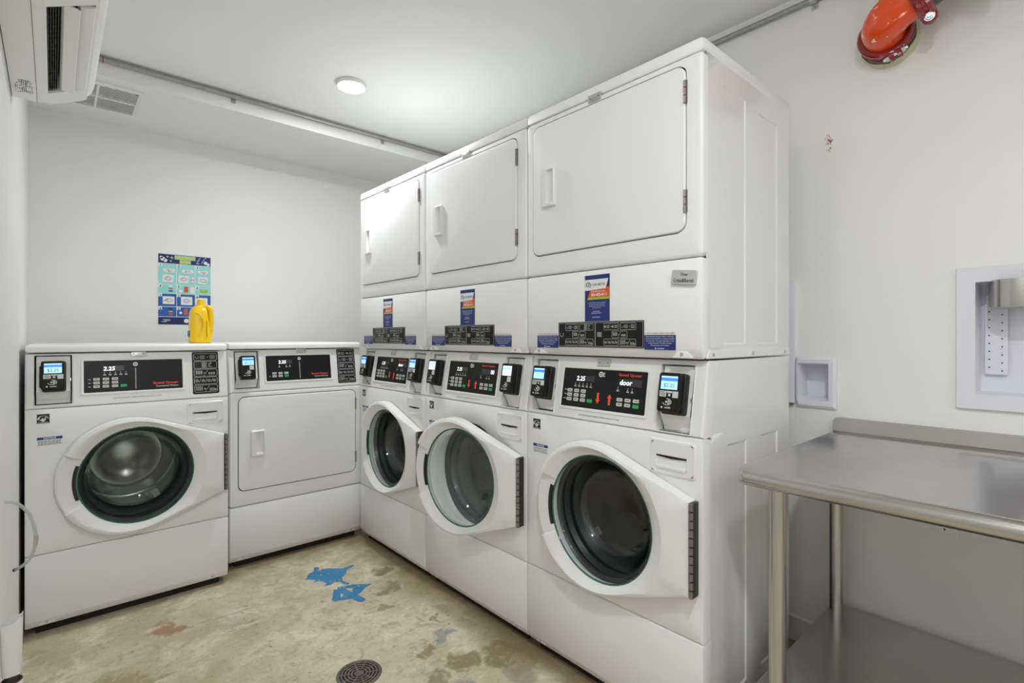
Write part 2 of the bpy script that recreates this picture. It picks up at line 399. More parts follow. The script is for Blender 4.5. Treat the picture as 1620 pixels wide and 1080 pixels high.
x0, x1, y0, y1, zc = ROOM['x0'], ROOM['x1'], ROOM['y0'], ROOM['y1'], ROOM['z']
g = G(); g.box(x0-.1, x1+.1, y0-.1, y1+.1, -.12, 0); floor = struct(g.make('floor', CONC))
g = G(); g.box(x0-.1, x1+.1, y0-.1, y1+.1, zc, zc+.1); struct(g.make('ceiling', CEIL))
g = G(); g.box(x0-.1, x0, y0-.1, y1+.1, 0, zc); struct(g.make('wall_left', WALL))
g = G(); g.box(x0, x1, y1, y1+.1, 0, zc); struct(g.make('wall_back', WALL))
g = G(); g.box(x0, x1, y0-.1, y0, 0, zc); struct(g.make('wall_front', WALL))
# right wall with the two niches cut in
FW = Frame((x1, 0, 0), (0, -1, 0), (0, 0, 1))          # a = -y, out = -X
BOX_IN = (-.716, -.620, .908, 1.033); ALC_IN = (-.224, .235, .963, 1.298)
g = G(); g.insets(FW, -y1, -y0, 0, zc, 0, [(BOX_IN[0]-.004, BOX_IN[1]+.004, BOX_IN[2]-.004, BOX_IN[3]+.004, .085, 0, False), (ALC_IN[0]-.004, ALC_IN[1]+.004, ALC_IN[2]-.004, ALC_IN[3]+.004, .105, 0, False)])
g.insets(FW, -y1-.1, -y0+.1, 0, zc, -.12, [])
wall_r = struct(g.make('wall_right', WALL))
# dropped soffit along the back wall
SOF_Y, SOF_Z = 2.965, 2.315
g = G(); g.box(x0, x1, SOF_Y, y1, SOF_Z, zc, ); struct(g.make('trim_1', WALL))
# baseboards
g = G(); g.box(x1-.014, x1, y0, y1, 0, .095, .004); struct(g.make('baseboard_right', TRIM))
g = G(); g.box(x0, x1-.014, y1-.014, y1, 0, .095, .004); struct(g.make('baseboard_back', TRIM))
# orange paint smear on the right wall
g = G()
for i in range(40):
    a = -.617+random.gauss(0, .006); b = 1.828+random.gauss(0, .018); g.poly(FW, [(a+random.uniform(.0005, .0025)*math.cos(t), b+random.uniform(.001, .006)*math.sin(t)) for t in [k*math.pi/3 for k in range(6)]], .0008)
lab(g.make('paint_smear', flat('rust_smear', (212, 178, 160), 0.7), wall_r), 'small rusty orange paint smear')

# ------------------------------------------------------------------ ceiling lights
FC = Frame((0, 0, zc), (1, 0, 0), (0, -1, 0))           # looking up at the ceiling: out = -Z
for i, (lx, ly) in enumerate(LED_SPOTS):
    t = empty('ceiling_light', (lx, ly, zc))
    tag(t, ['round flush white ceiling lamp glowing in front of the soffit', 'unseen round ceiling lamp adding fill over the camera side of the room', 'unseen round fill lamp added midway down the room behind the camera', 'unseen round fill lamp added nearest the wall behind the camera'][i], 'ceiling light', 'round flush ceiling lamps')
    F = Frame((0, 0, 0), (1, 0, 0), (0, -1, 0))
    g = G(); g.lathe(F, (0, 0), [(.001, .001), (.071, .001), (.072, .004), (.071, .016), (.068, .019), (.066, .0195)], 48); g.make('trim_ring', PLASTIC, t)
    g = G(); g.lathe(F, (0, 0), [(.0662, .0185), (.064, .0205), (.05, .0225), (.001, .0235)], 48); g.make('diffuser', LAMP, t)
    ld = bpy.data.lights.new('lamp_light', 'AREA'); ld.shape = 'DISK'; ld.size = .125; ld.energy = LED_POWER*(0.44, 0.61, 0.22, 0.23)[i]; ld.color = LED_COLOR; ld.spread = R(178)
    lo = bpy.data.objects.new('lamp_light', ld); COL.objects.link(lo); lo.parent = t; lo.location = (0, 0, -.0245)

# ------------------------------------------------------------------ laundry machines
W = 0.683
BETA = math.atan2(.035, .208)
FS = Frame((0, 0, .862), (1, 0, 0), (0, math.sin(BETA), math.cos(BETA)))       # sloped control face, b measured along the slope
def S_(z): return (z-.862)/math.cos(BETA)
SLEN = S_(1.070)

def glyph_tub(g, F, a, b, w, n): g.line(F, (a-w/2, b+w*.35), (a-w*.35, b-w*.35), w*.12, n); g.line(F, (a+w/2, b+w*.35), (a+w*.35, b-w*.35), w*.12, n); g.line(F, (a-w*.38, b-w*.35), (a+w*.38, b-w*.35), w*.12, n)
def glyph_mach(g, F, a, b, w, n): g.frame(F, a-w/2, a+w/2, b-w*.4, b+w*.4, w*.11, n, w*.12); g.ring(F, circ(a, b-w*.02, w*.24, 10), circ(a, b-w*.02, w*.14, 10), n)
def glyph_grid(g, F, a, b, w, h, nx, ny, n):
    for i in range(nx):
        for j in range(ny): g.rect(F, a-w/2+w*(i+.08)/nx, a-w/2+w*(i+.86)/nx, b-h/2+h*(j+.1)/ny, b-h/2+h*(j+.85)/ny, n)
def glyph_row(g, F, kind, a0, a1, b0, b1, n):
    """one pictogram strip inside a rounded outline"""
    w, h = a1-a0, b1-b0; bc = (b0+b1)/2; lw = h*.05
    g.frame(F, a0, a1, b0, b1, h*.06, n, h*.2)
    if kind == 0:
        glyph_tub(g, F, a0+w*.15, bc, h*.42, n); glyph_mach(g, F, a0+w*.38, bc, h*.55, n); g.rect(F, a0+w*.56, a0+w*.62, bc-lw, bc+lw, n); glyph_mach(g, F, a0+w*.80, bc, h*.6, n)
    elif kind == 1:
        for i in range(2):
            for j in range(3): g.frame(F, a0+w*(.34+.11*i), a0+w*(.44+.11*i), b0+h*(.12+.27*j), b0+h*(.36+.27*j), h*.06, n)
        p = [(.62, .35), (.68, .5), (.64, .7), (.70, .82), (.76, .72), (.68, .5), (.62, .3), (.72, .22), (.78, .3)]
        for q, r_ in zip(p, p[1:]): g.line(F, (a0+w*q[0], b0+h*q[1]), (a0+w*r_[0], b0+h*r_[1]), h*.07, n)
    elif kind == 2:
        glyph_grid(g, F, a0+w*.22, bc+h*.06, w*.30, h*.5, 3, 3, n); g.line(F, (a0+w*.42, b0+h*.12), (a0+w*.60, b1-h*.14), h*.05, n); glyph_grid(g, F, a0+w*.76, bc-h*.10, w*.30, h*.34, 3, 2, n)
        g.ring(F, circ(a0+w*.44, bc, h*.10, 8), circ(a0+w*.44, bc, h*.06, 8), n)
    elif kind == 3:
        for k, q in enumerate((.12, .38, .63, .86)):
            g.ring(F, circ(a0+w*q, bc, h*.20, 10), circ(a0+w*q, bc, h*.13, 10), n)
            g.line(F, (a0+w*q-h*.12, bc-h*.08), (a0+w*q+h*.12, bc+h*.06), h*.06, n)
            if k < 3: g.line(F, (a0+w*(q+.09), bc-h*.24), (a0+w*(q+.16), bc+h*.26), h*.05, n)
    elif kind == 4:
        for i in range(3):
            for j in range(3): g.frame(F, a0+w*(.06+.10*i), a0+w*(.15+.10*i), b0+h*(.26+.19*j), b0+h*(.43+.19*j), h*.04, n)
        g.rect(F, a0+w*.40, a0+w*.49, bc-h*.14, bc+h*.04, n); g.line(F, (a0+w*.46, b0+h*.10), (a0+w*.64, b1-h*.12), h*.05, n)
        for i in range(3):
            for j in range(2): g.frame(F, a0+w*(.64+.08*i), a0+w*(.71+.08*i), b0+h*(.18+.19*j), b0+h*(.35+.19*j), h*.04, n)
        g.rect(F, a0+w*.86, a0+w*.95, b0+h*.2, b0+h*.4, n)
    elif kind == 5:
        g.poly(F, circ(a0+w*.10, bc, h*.18, 10), n); glyph_mach(g, F, a0+w*.30, bc, h*.5, n); g.rect(F, a0+w*.45, a0+w*.50, bc-lw, bc+lw, n); g.poly(F, circ(a0+w*.60, bc, h*.18, 10), n); glyph_mach(g, F, a0+w*.82, bc, h*.5, n)

def card_reader(t, pa0, pa1, pz0, pz1, side, amount=True, tone='blue', sticker=True):
    """black card reader on its own steel plate, set in a pocket of the sloped control face"""
    b0, b1 = S_(pz0), S_(pz1); w = pa1-pa0
    # plate: upright field, bent back at the bottom
    bk = b0+(b1-b0)*.26
    g = G()
    prof = [(b1-.004, -.008), (bk, -.003), (b0+.016, -.030), (b0+.006, -.032)]
    g.loft([[FS(a, b, n) for b, n in prof] for a in (pa0+.006, pa1-.005)], closed=False)
    plate = g.make('reader_plate', CREAM, t, angle=20)
    g = G(); g.rect(FS, pa0, pa1, b0, b1, -.036); g.make('pocket_back', GAP, plate)
    g = G(); g.prism(FS, rrect(pa1-.0075, pa1-.0035, (b0+b1)/2-.006, (b0+b1)/2+.004), -.02, -.002); g.make('lock_tab', ZINC, plate)
    # body
    bw, bh = .073, .111
    ac = pa0+w*.505; bt = b1-.026; a0, a1 = ac-bw/2, ac+bw/2; c0 = bt-bh
    g = G(); g.plate(FS, a0+.003, a1, c0-.006, bt, -.004, .018, .008, .003); body = g.make('card_reader', BLACK, t)
    lab(body, 'black card reader with lit screen')
    g = G(); g.plate(FS, a0, a1-.005, c0, bt-.001, .017, .036, .008, .004); g.plate(FS, a0-.004, a0+.01, c0+.012, bt-.018, .004, .024, .003, .002); g.make('reader_face', BLACK_GLOSS, body)
    n = .0366
    s0, s1, t0, t1 = a0+.009, a1-.013, bt-.048, bt-.011
    g = G(); g.rect(FS, s0, s1, t0, t1, n); g.make('screen', SCR_PALE if tone == 'blue' else SCR_WHITE, body)
    g = G(); g.rect(FS, s0, s1, t1-.014, t1-.005, n+.0003); g.make('screen_band', SCR_BLUE if tone == 'blue' else SCR_PALE, body)
    if amount: text(FS, '$2.25', (s0+s1)/2, t0+.006, .0105, flat('screen_digits', (70, 105, 170)), body, n+.0004, name='screen_digits')
    if sticker:
        g = G(); g.rect(FS, a0+.007, a0+.028, c0+.042, c0+.0585, n); g.rect(FS, a0+.047, a1-.0085, c0+.0405, c0+.0585, n); g.rect(FS, a0+.029, a0+.046, c0+.053, c0+.0585, n)
        g.rect(FS, a0+.034, a0+.041, c0+.044, c0+.051, n); g.make('payment_sticker', P_KEY, body)
        g = G(); g.rect(FS, a0+.009, a0+.026, c0+.050, c0+.0515, n+.0003); g.rect(FS, a0+.010, a0+.022, c0+.0545, c0+.0560, n+.0003); g.rect(FS, a0+.011, a0+.025, c0+.0455, c0+.047, n+.0003); g.make('sticker_print', P_BLACK, body)
    else:
        g = G(); g.rect(FS, a0+.040, a1-.013, c0+.040, c0+.060, n); g.make('payment_sticker', P_KEY, body)
    g = G(); cc = (a0+.032, c0+.028)
    for r_, (p, q) in ((.0115, (-160, 100)), (.0075, (-70, 70)), (.0045, (-70, 70))):
        k = 14; o = [(cc[0]+r_*math.cos(R(p+(q-p)*i/k))*1.15, cc[1]+r_*.75*math.sin(R(p+(q-p)*i/k))) for i in range(k+1)]
        for u, v in zip(o, o[1:]): g.line(FS, u, v, .0016, n)
    g.poly(FS, circ(cc[0]-.002, cc[1], .003, 8), n)
    text(FS, 'LASERS', a0+.035, c0+.010, .0042, P_WHITE, g, n, bold=.02); g.poly(FS, circ(a0+.017, c0+.012, .0028, 8), n)
    g.make('reader_print', P_WHITE, body)

def controls(t, kind, pockets, disp, left='2.25', right=None, icons=None):
    """sloped control console; kind = stack / washer / dryer"""
    da0, da1, dz0, dz1 = disp
    m = .007
    holes = [(p[0], p[1], S_(p[2]), S_(p[3]), .034, .002, False) for p in pockets]
    g = G(); g.insets(FS, m, W-m, m*.6, SLEN-.003, 0, holes)
    # rolled ends
    o = [(0, 0), (W, 0), (W, SLEN), (0, SLEN)]; q = [(m, m*.6), (W-m, m*.6), (W-m, SLEN-.003), (m, SLEN-.003)]
    h = [(m*.3, m*.2), (W-m*.3, m*.2), (W-m*.3, SLEN-.001), (m*.3, SLEN-.001)]
    g.loft([[FS(a, b, -.05) for a, b in o], [FS(a, b, -m) for a, b in o], [FS(a, b, -m*.3) for a, b in h], [FS(a, b, 0) for a, b in q]])
    con = g.make('control_console', PLASTIC, t)
    # raised rims round the pockets
    for p in pockets:
        a0, a1, b0, b1 = p[0], p[1], S_(p[2]), S_(p[3]); g = G()
        g.loft([[FS(a, b, n) for a, b in rrect(a0-k, a1+k, b0-k, b1+k, .004, 3)] for k, n in ((.003, 0), (.002, .0018), (.0005, .0018), (0, -.004))])
        g.make('pocket_rim', PLASTIC if kind == 'stack' else TAGMET, con)
    # display with bezel
    b0, b1 = S_(dz0), S_(dz1)
    g = G(); g.loft([[FS(a, b, n) for a, b in rrect(da0-k, da1+k, b0-k, b1+k, .004, 3)] for k, n in ((.009, 0), (.008, .003), (.002, .003), (0, .0006))]); g.make('display_bezel', PLASTIC, con)
    g = G(); g.rect(FS, da0, da1, b0, b1, .0008); D = g.make('display_panel', BLACK_GLOSS, t)
    lab(D, 'black control display with white keys')
    n = .0012
    wh = G(); ky = G(); gr = G(); red = G(); led = G(); ktxt = G(); dim = G()
    def keys(a, z, cols, rows, da, dz, w, hh, skip=()):
        for i in range(cols):
            for j in range(rows):
                if (i, j) in skip: continue
                aa, bb = a+i*da, S_(z)-j*dz
                ky.poly(FS, rrect(aa, aa+w, bb-hh, bb, .002, 2), n)
                ktxt.rect(FS, aa+w*.2, aa+w*.8, bb-hh*.62, bb-hh*.4, n+.0003)
    def leds(a, z, cnt, da):
        for i in range(cnt):
            aa, bb = a+i*da, S_(z)
            wh.poly(FS, circ(aa, bb, .0014, 6), n); wh.line(FS, (aa-.003, bb-.007), (aa+.003, bb-.007), .0012, n); wh.line(FS, (aa-.002, bb-.005), (aa, bb-.003), .001, n); wh.line(FS, (aa-.005, bb-.011), (aa+.005, bb-.011), .002, n)
    if kind == 'stack':
        dim.rect(FS, .221, .297, S_(.987), S_(1.005), .0010); dim.rect(FS, .395, .478, S_(.982), S_(1.003), .0010)
        text(FS, left, .2215, S_(.9885), .0145, None, led, n, 'LEFT', bold=.015, shear=.12, width=.036)
        if right == 'door': text(FS, 'door', .398, S_(.985), .0155, None, led, n, 'LEFT', bold=.015, shear=.1, width=.046)
        else: text(FS, right, .474, S_(.984), .0165, None, led, n, 'RIGHT', bold=.015, width=.021)
        leds(.219, .980, 5, .0165); leds(.393, .977, 1, .02); leds(.430, .975, 2, .016)
        keys(.187, .960, 3, 3, .029, .0147, .021, .011)
        for j in range(3): wh.rect(FS, .173, .180, S_(.960)-.0147*j-.005, S_(.960)-.0147*j-.003, n); wh.poly(FS, circ(.184, S_(.960)-.0147*j-.0055, .0018, 6), n)
        keys(.392, .945, 3, 2, .030, .0150, .0215, .0105, skip=((2, 1),))
        gr.poly(FS, rrect(.274, .296, S_(.920), S_(.931), .002, 2), n); gr.poly(FS, rrect(.452, .4735, S_(.9185), S_(.9295), .002, 2), n)
        red2 = G()
        a, bt, bb = .318, S_(.954), S_(.920); red2.poly(FS, [(a-.0042, bt), (a-.0042, bb+.013), (a-.009, bb+.013), (a, bb), (a+.009, bb+.013), (a+.0042, bb+.013), (a+.0042, bt)], n)
        a, bt, bb = .364, S_(.953), S_(.919); red2.poly(FS, [(a-.0042, bb), (a-.0042, bt-.013), (a-.009, bt-.013), (a, bt), (a+.009, bt-.013), (a+.0042, bt-.013), (a+.0042, bb)], n)
        red2.make('arrow_print', P_ORANGE_RED, D)
        text(FS, 'Speed Queen', .4335, S_(1.0125), .0075, None, red, n, bold=.035, width=.083)
        wh.ring(FS, circ(.322, S_(1.013), .0088, 16), circ(.322, S_(1.013), .0055, 16), n); wh.poly(FS, circ(.322, S_(1.013), .003, 8), n)
        for k in range(3): wh.rect(FS, .330, .338-.002*(k % 2), S_(1.016)-.005*k, S_(1.0185)-.005*k, n)
        text(FS, 'LEAVE DOOR OPEN AFTER EACH CYCLE', .327, S_(.8755), .0046, P_BLACK, con, .0006, bold=.0, width=.162, name='console_lettering')
    else:
        ww = kind == 'washer'
        dim.rect(FS, .232, .300, S_(.995), S_(1.015), .0010)
        text(FS, left, .232, S_(.997), .0155, None, led, n, 'LEFT', bold=.015, shear=.12, width=.038)
        leds(.236, .990, 5 if ww else 1, .0175)
        if not ww: leds(.271, .990, 2, .0175)
        keys(.200, .9685 if ww else .953, 3, 3 if ww else 2, .0295, .0147, .0205, .0105, skip=() if ww else ((2, 1),))
        for j in range(3 if ww else 1): wh.rect(FS, .185, .192, S_(.966)-.0147*j-.004-(0 if ww else .03), S_(.966)-.0147*j-.002-(0 if ww else .03), n)
        gz = .9285 if ww else .9275; ga = .287 if ww else .259
        gr.poly(FS, rrect(ga, ga+.0215, S_(gz), S_(gz+.011), .002, 2), n)
        wh.ring(FS, circ(.338, S_(1.020), .0082, 16), circ(.338, S_(1.020), .0052, 16), n); wh.poly(FS, circ(.338, S_(1.020), .0028, 8), n)
        gy = G(); gy.rect(FS, .3365, .3400, S_(.918), S_(1.005), n); gy.make('divider_print', P_GREY, D)
        text(FS, 'Speed Queen', .443, S_(.934), .0088, None, red, n, bold=.04, width=.090)
        text(FS, 'Commercial Washer' if ww else 'Commercial Dryer', .489, S_(.9215), .0072, None, wh, n, 'RIGHT', width=.081 if ww else .075)
        text(FS, 'LEAVE DOOR OPEN AFTER EACH CYCLE', .345, S_(.8825), .0046, P_BLACK, con, .0006, width=.163, name='console_lettering') if ww else None
        a0, a1, b0, b1 = .543, .647, S_(.879), S_(1.066)
        g = G(); g.plate(FS, a0, a1, b0, b1, 0, .0012, .007, .0006); I = g.make('pictogram_panel', BLACK_GLOSS, t)
        ic = G(); st = (b1-b0-.012)/5
        for j, kd in enumerate((0, 1, 2, 3, 4) if ww else (5, 0, 2, 3, 4)):
            glyph_row(ic, FS, kd, a0+.006, a1-.006, b1-.006-st*(j+1)+.0012, b1-.006-st*j-.0012, .0016)
        ic.make('pictogram_print', P_GREY, I)
    dim.make('display_window', flat('display_window', (52, 53, 56), .3), D)
    ky.make('keypad', P_KEY, D); ktxt.make('key_legend', flat('key_legend', (95, 97, 100)), D); gr.make('start_key', P_GREEN, D)
    if red.v: red.make('brand_lettering', P_RED, D, recalc=False)
    led.make('display_digits', LEDW, D, recalc=False); wh.make('display_print', P_WHITE, D, recalc=False)
    return con

DOOR_C = (.345, .565); DOOR_R = .199
def washer_door(t, ang, clear=False):
    HX = .668
    F = Frame((-HX, 0, 0), (1, 0, 0), (0, 0, 1))
    OC = (.318, .567); OR = .236; hz0, hz1, hx = .440, .694, .662
    # outline by angle around the glass centre
    def outline(th):
        d = (math.cos(th), math.sin(th)); best = 9
        # ray against circle arc
        ox, oz = DOOR_C[0]-OC[0], DOOR_C[1]-OC[1]
        b_ = ox*d[0]+oz*d[1]; c_ = ox*ox+oz*oz-OR*OR; tc = -b_+math.sqrt(b_*b_-c_)
        p = (DOOR_C[0]+d[0]*tc, DOOR_C[1]+d[1]*tc)
        # tangent points
        def tang(zc_, sg):
            vx, vz = hx-OC[0], zc_-OC[1]; dist = math.hypot(vx, vz); al = math.atan2(vz, vx)+sg*math.acos(OR/dist)
            return (OC[0]+OR*math.cos(al), OC[1]+OR*math.sin(al))
        for zc_, sg in ((hz1, 1), (hz0, -1)):
            q = tang(zc_, sg); th_q = math.atan2(q[1]-DOOR_C[1], q[0]-DOOR_C[0]); th_h = math.atan2(zc_-DOOR_C[1], hx-DOOR_C[0])
            tt = math.atan2(math.sin(th), math.cos(th))
            if min(th_q, th_h) <= tt <= max(th_q, th_h):
                ex, ez = hx-q[0], zc_-q[1]; den = d[0]*ez-d[1]*ex
                k = ((q[0]-DOOR_C[0])*ez-(q[1]-DOOR_C[1])*ex)/den; return (DOOR_C[0]+d[0]*k, DOOR_C[1]+d[1]*k)
        tt = math.atan2(math.sin(th), math.cos(th))
        if math.atan2(hz0-DOOR_C[1], hx-DOOR_C[0]) < tt < math.atan2(hz1-DOOR_C[1], hx-DOOR_C[0]):
            k = (hx-DOOR_C[0])/d[0]; return (hx, DOOR_C[1]+d[1]*k)
        return p
    ths = [i*3 for i in range(120)]
    ha, hb = 154, 206
    cor = [math.degrees(math.atan2(z-DOOR_C[1], hx-DOOR_C[0])) % 360 for z in (hz0, hz1)]
    ths = sorted(set([x for x in ths if all(abs(x-c) > 1.2 for c in cor+[ha, hb])]+cor+[ha-.5, ha+.5, hb-.5, hb+.5]))
    loops = [[] for _ in range(9)]
    for td in ths:
        th = R(td); o = outline(th); d = (math.cos(th), math.sin(th)); ro = math.hypot(o[0]-DOOR_C[0], o[1]-DOOR_C[1])
        grip = ha < td < hb
        rise = .047; wing = max(0.0, min(1.0, (ro-.262)/.05))                 # the flat wing towards the hinge lies a little lower
        def P(r, n): return F(DOOR_C[0]+d[0]*r, DOOR_C[1]+d[1]*r, n)
        r0 = DOOR_R-.001
        tt = (-1 if td > 180 else 1)
        top = rise-.010*wing
        if grip: prof = [(r0, .004), (r0, .021), (r0+.004, .023), (r0+.012, .025), (ro-.016, .030), (ro-.008, .031), (ro-.003, .027), (ro, .020), (ro, .002)]
        else:
            e1 = min(.016, (ro-r0)*.35); e2 = min(.036 if wing < .01 else .042, (ro-r0)*.6)
            prof = [(r0, .004), (r0, .024), (r0+e1*.5, .029), (r0+e1, .034), (r0+e2, rise-.001), (max(ro-.014, r0+e2+.001), top), (ro-.004, top-.004), (ro, top-.013), (ro, .002)]
        for l, (r, n) in zip(loops, prof): l.append(P(r, n))
    g = G(); g.loft(loops); D = g.make('porthole_door', PLASTIC, t, angle=28, loc=(HX, 0, 0), rot=(0, 0, R(ang)))
    lab(D, 'white round washer door standing ajar' if ang else 'white round washer door')
    # back of the door
    g = G(); g.loft([[F(DOOR_C[0]+(p[0]-DOOR_C[0]), DOOR_C[1]+(p[1]-DOOR_C[1]), .002) for p in [outline(R(x)) for x in ths]], [F(DOOR_C[0]+(DOOR_R-.001)*math.cos(R(x)), DOOR_C[1]+(DOOR_R-.001)*math.sin(R(x)), .002) for x in ths]]); g.make('door_liner', PLASTIC, D)
    g = G(); g.lathe(F, DOOR_C, [(.199, .016), (.199, .0225), (.1945, .0235), (.1925, .020)], 72); g.make('glass_rim', TEAL, D)
    g = G(); g.lathe(F, DOOR_C, [(.1945, .016), (.184, .014), (.177, .004), (.170, -.03), (.160, -.070), (.144, -.094), (.115, -.106), (.06, -.111), (.001, -.112), (.001, -.106), (.06, -.105), (.110, -.100), (.137, -.089), (.153, -.068), (.164, -.029), (.170, .004), (.176, .0145)], 72); g.make('glass_bowl', GLASS_CLEAR if clear else GLASS, D, angle=60)
    # finger slot behind the grip
    g = G(); g.lathe(F, DOOR_C, [(.1995, .0215), (.200, .0258), (.211, .0268), (.212, .0235)], 16, ha+7, hb-7); g.make('handle_slot', BLACK, D)
    # piano hinge
    g = G(); nk = 11; hh = (hz1-hz0)/nk
    for i in range(nk):
        g.tube([F(hx+.006, hz0+hh*i+.0016, .035), F(hx+.006, hz0+hh*(i+1)-.0016, .035)], .0058, 10)
    h_ = g.make('hinge', HINGE, D)
    g = G(); g.prism(F, rrect(hx-.0005, hx+.010, hz0+.001, hz1-.001), .004, .031); g.make('hinge_leaf', mat('hinge_dark', (.06, .055, .05), .4, metal=.6), D)
    return D

def lip_screws(lp):
    for a in (.062, W-.062):
        g = G(); g.prism(FR, [(a-.024, .041), (a-.010, .057), (a+.010, .057), (a+.024, .041)], -.02, -.0085); g.make('screw_tab', ENAMEL, lp)
        g = G(); g.lathe(FR, (a, .0485), [(.0058, -.0095), (.0052, -.0062), (.003, -.0058), (.0028, -.0070), (.001, -.0070)], 12); g.make('screw', ZINC, lp)
def washer_lower(t, x_off=0.0, spin=False, depth=.55, label_stickers=True, ang=0):
    """washer front below the console"""
    hole = []
    out = rrect(.008, W-.008, .316, .853, .004, 6)
    # panel with round opening: outline resampled by angle
    N_ = 96
    def sq(th):
        d = (math.cos(th), math.sin(th)); k = 9
        for lim, c, dd in ((W-.007, DOOR_C[0], d[0]), (.007, DOOR_C[0], d[0]), (.855, DOOR_C[1], d[1]), (.314, DOOR_C[1], d[1])):
            if abs(dd) > 1e-9:
                q = (lim-c)/dd
                if q > 0: k = min(k, q)
        return (DOOR_C[0]+d[0]*k, DOOR_C[1]+d[1]*k)
    corn = [math.atan2(z-DOOR_C[1], x-DOOR_C[0]) for x in (.007, W-.007) for z in (.314, .855)]
    ths = sorted([2*math.pi*i/N_-math.pi for i in range(N_) if all(abs(2*math.pi*i/N_-math.pi-c) > .02 for c in corn)]+corn)
    sqp = [sq(a) for a in ths]
    def grow(k): return [(x+(k if x > .6 and abs(x-(W-.007)) < 1e-6 else (-k if abs(x-.007) < 1e-6 else 0)), z+(k*.7 if abs(z-.855) < 1e-6 else (-k*.7 if abs(z-.314) < 1e-6 else 0))) for x, z in sqp]
    hl = lambda r, n: [FR(DOOR_C[0]+r*math.cos(a), DOOR_C[1]+r*math.sin(a), n) for a in ths]
    g = G(); g.loft([[FR(a, b, -.04) for a, b in grow(.007)], [FR(a, b, -.007) for a, b in grow(.007)], [FR(a, b, -.002) for a, b in grow(.005)], [FR(a, b, 0) for a, b in sqp], hl(.222, 0), hl(.212, -.006), hl(.206, -.02), hl(.206, -.045)])
    fp = g.make('front_panel', ENAMEL, t)
    # gasket and drum
    g = G(); g.lathe(FR, DOOR_C, [(.2065, -.012), (.203, -.018), (.193, -.026), (.197, -.040), (.186, -.055), (.188, -.075), (.172, -.090), (.164, -.104), (.160, -.115), (.166, -.122)], 64); dg = g.make('door_gasket', RUBBER, t)
    g = G(); g.lathe(FR, DOOR_C, [(.163, -.118), (.168, -.124), (.235, -.128), (.250, -.14), (.252, -.42), (.240, -.45), (.200, -.452), (.190, -.440), (.150, -.440), (.140, -.452), (.10, -.455), (.08, -.445), (.001, -.44)], 64); dr = g.make('drum', DRUM if spin else DRUM_SHADED, t)
    for k in range(3):
        th = R(100+120*k if not spin else 60+120*k)
        g = G(); prof = []
        for n, hgt, wd in ((-.14, .02, .03), (-.18, .055, .04), (-.38, .055, .04), (-.44, .02, .03)):
            lp = []
            for s_, e in ((-1, 0), (-.45, 1), (.45, 1), (1, 0)):
                r = .251-hgt*e; a = th+s_*wd/.25; lp.append(FR(DOOR_C[0]+r*math.cos(a), DOOR_C[1]+r*math.sin(a), n))
            prof.append(lp)
        g.loft(prof, closed=False); g.make('baffle', DRUM if spin else DRUM_SHADED, dr)
    # dispenser drawer
    a0, a1, b0, b1 = .522, .662, .745, .843
    g = G(); g.loft([[FR(a, b, n) for a, b in rrect(a0+k, a1-k, b0+k, b1-k, .010, 4)] for k, n in ((-.002, .0002), (0, .0028), (.002, .004), (.006, .004))], cap1=False)
    g.insets(FR, a0+.006+.003, a1-.006-.003, b0+.009, b1-.009, .004, [(.541, .638, .762, .800, .010, .003, True)])
    ins = [(a0+.009, b0+.009), (a1-.009, b0+.009), (a1-.009, b1-.009), (a0+.009, b1-.009)]
    o = rrect(a0+.006, a1-.006, b0+.006, b1-.006, .004, 0 or 1)
    o4 = rrect(a0+.006, a1-.006, b0+.006, b1-.006, .0)
    g.loft([[FR(a, b, .004) for a, b in o4], [FR(a, b, .004) for a, b in ins]])
    dw = g.make('dispenser_drawer', PLASTIC, t)
    g = G(); g.prism(FR, [(.543, .799), (.636, .799), (.636, .795), (.59, .792), (.543, .795)], -.006, .003); g.make('grip_shadow_gap', GAP, dw)
    g = G(); g.prism(FR, [(.546, .762), (.633, .762), (.636, .768), (.543, .768)], -.004, .007, .0015); g.make('grip_lip', PLASTIC, dw)
    # lower service panel with turned-in lip
    g = G(); g.extr([(.05, .307), (.006, .307), (.0015, .305), (0, .301), (0, .062), (.002, .058), (.014, .036), (.018, .033), (.05, .033)], 0.0, W, .006); lp = g.make('lower_panel', ENAMEL, t)
    lip_screws(lp)
    # recessed plinth and feet
    g = G(); g.box(.03, W-.03, .04, depth-.05, .0, .034); g.make('plinth', GAP, t)
    # stickers
    g = G(); g.rect(FR, .034, .070, .806, .841, .0005); es = g.make('efficiency_sticker', P_BLACK, t)
    g = G(); g.ring(FR, [(.052+.017*math.cos(R(x)), .822+.013*math.sin(R(x))) for x in range(0, 181, 12)]+[(.052+.014*math.cos(R(x)), .822+.0105*math.sin(R(x))) for x in range(180, -1, -12)][:0] or circ(.052, .823, .013, 20), circ(.052, .823, .0112, 20), .0008)
    pts = [(.037, .818), (.043, .823), (.046, .819), (.050, .826), (.054, .820), (.058, .827), (.060, .834), (.063, .827), (.068, .826), (.064, .822)]
    for p, q in zip(pts, pts[1:]): g.line(FR, p, q, .0022, .0008)
    g.rect(FR, .037, .067, .8085, .8098, .0008); g.make('sticker_print', P_WHITE, es)
    g = G(); g.rect(FR, .034, .107, .721, .753, .0005); ns = g.make('notice_sticker', P_PAPER, t)
    g = G(); g.rect(FR, .034, .107, .743, .753, .0007); g.make('notice_band', flat('notice_blue', (30, 60, 140)), ns)
    text(FR, 'NOTICE', .0705, .7450, .0060, P_WHITE, ns, .0010, bold=.03, width=.036)
    g = G()
    for j in range(4):
        x = .037; zz = .738-.0045*j
        while x < .100:
            w_ = random.uniform(.003, .009); g.rect(FR, x, min(x+w_, .104), zz-.001, zz+.0008, .0008); x += w_+.0018
    g.make('notice_print', P_BLACK, ns)
    washer_door(t, ang, clear=ang > 0)

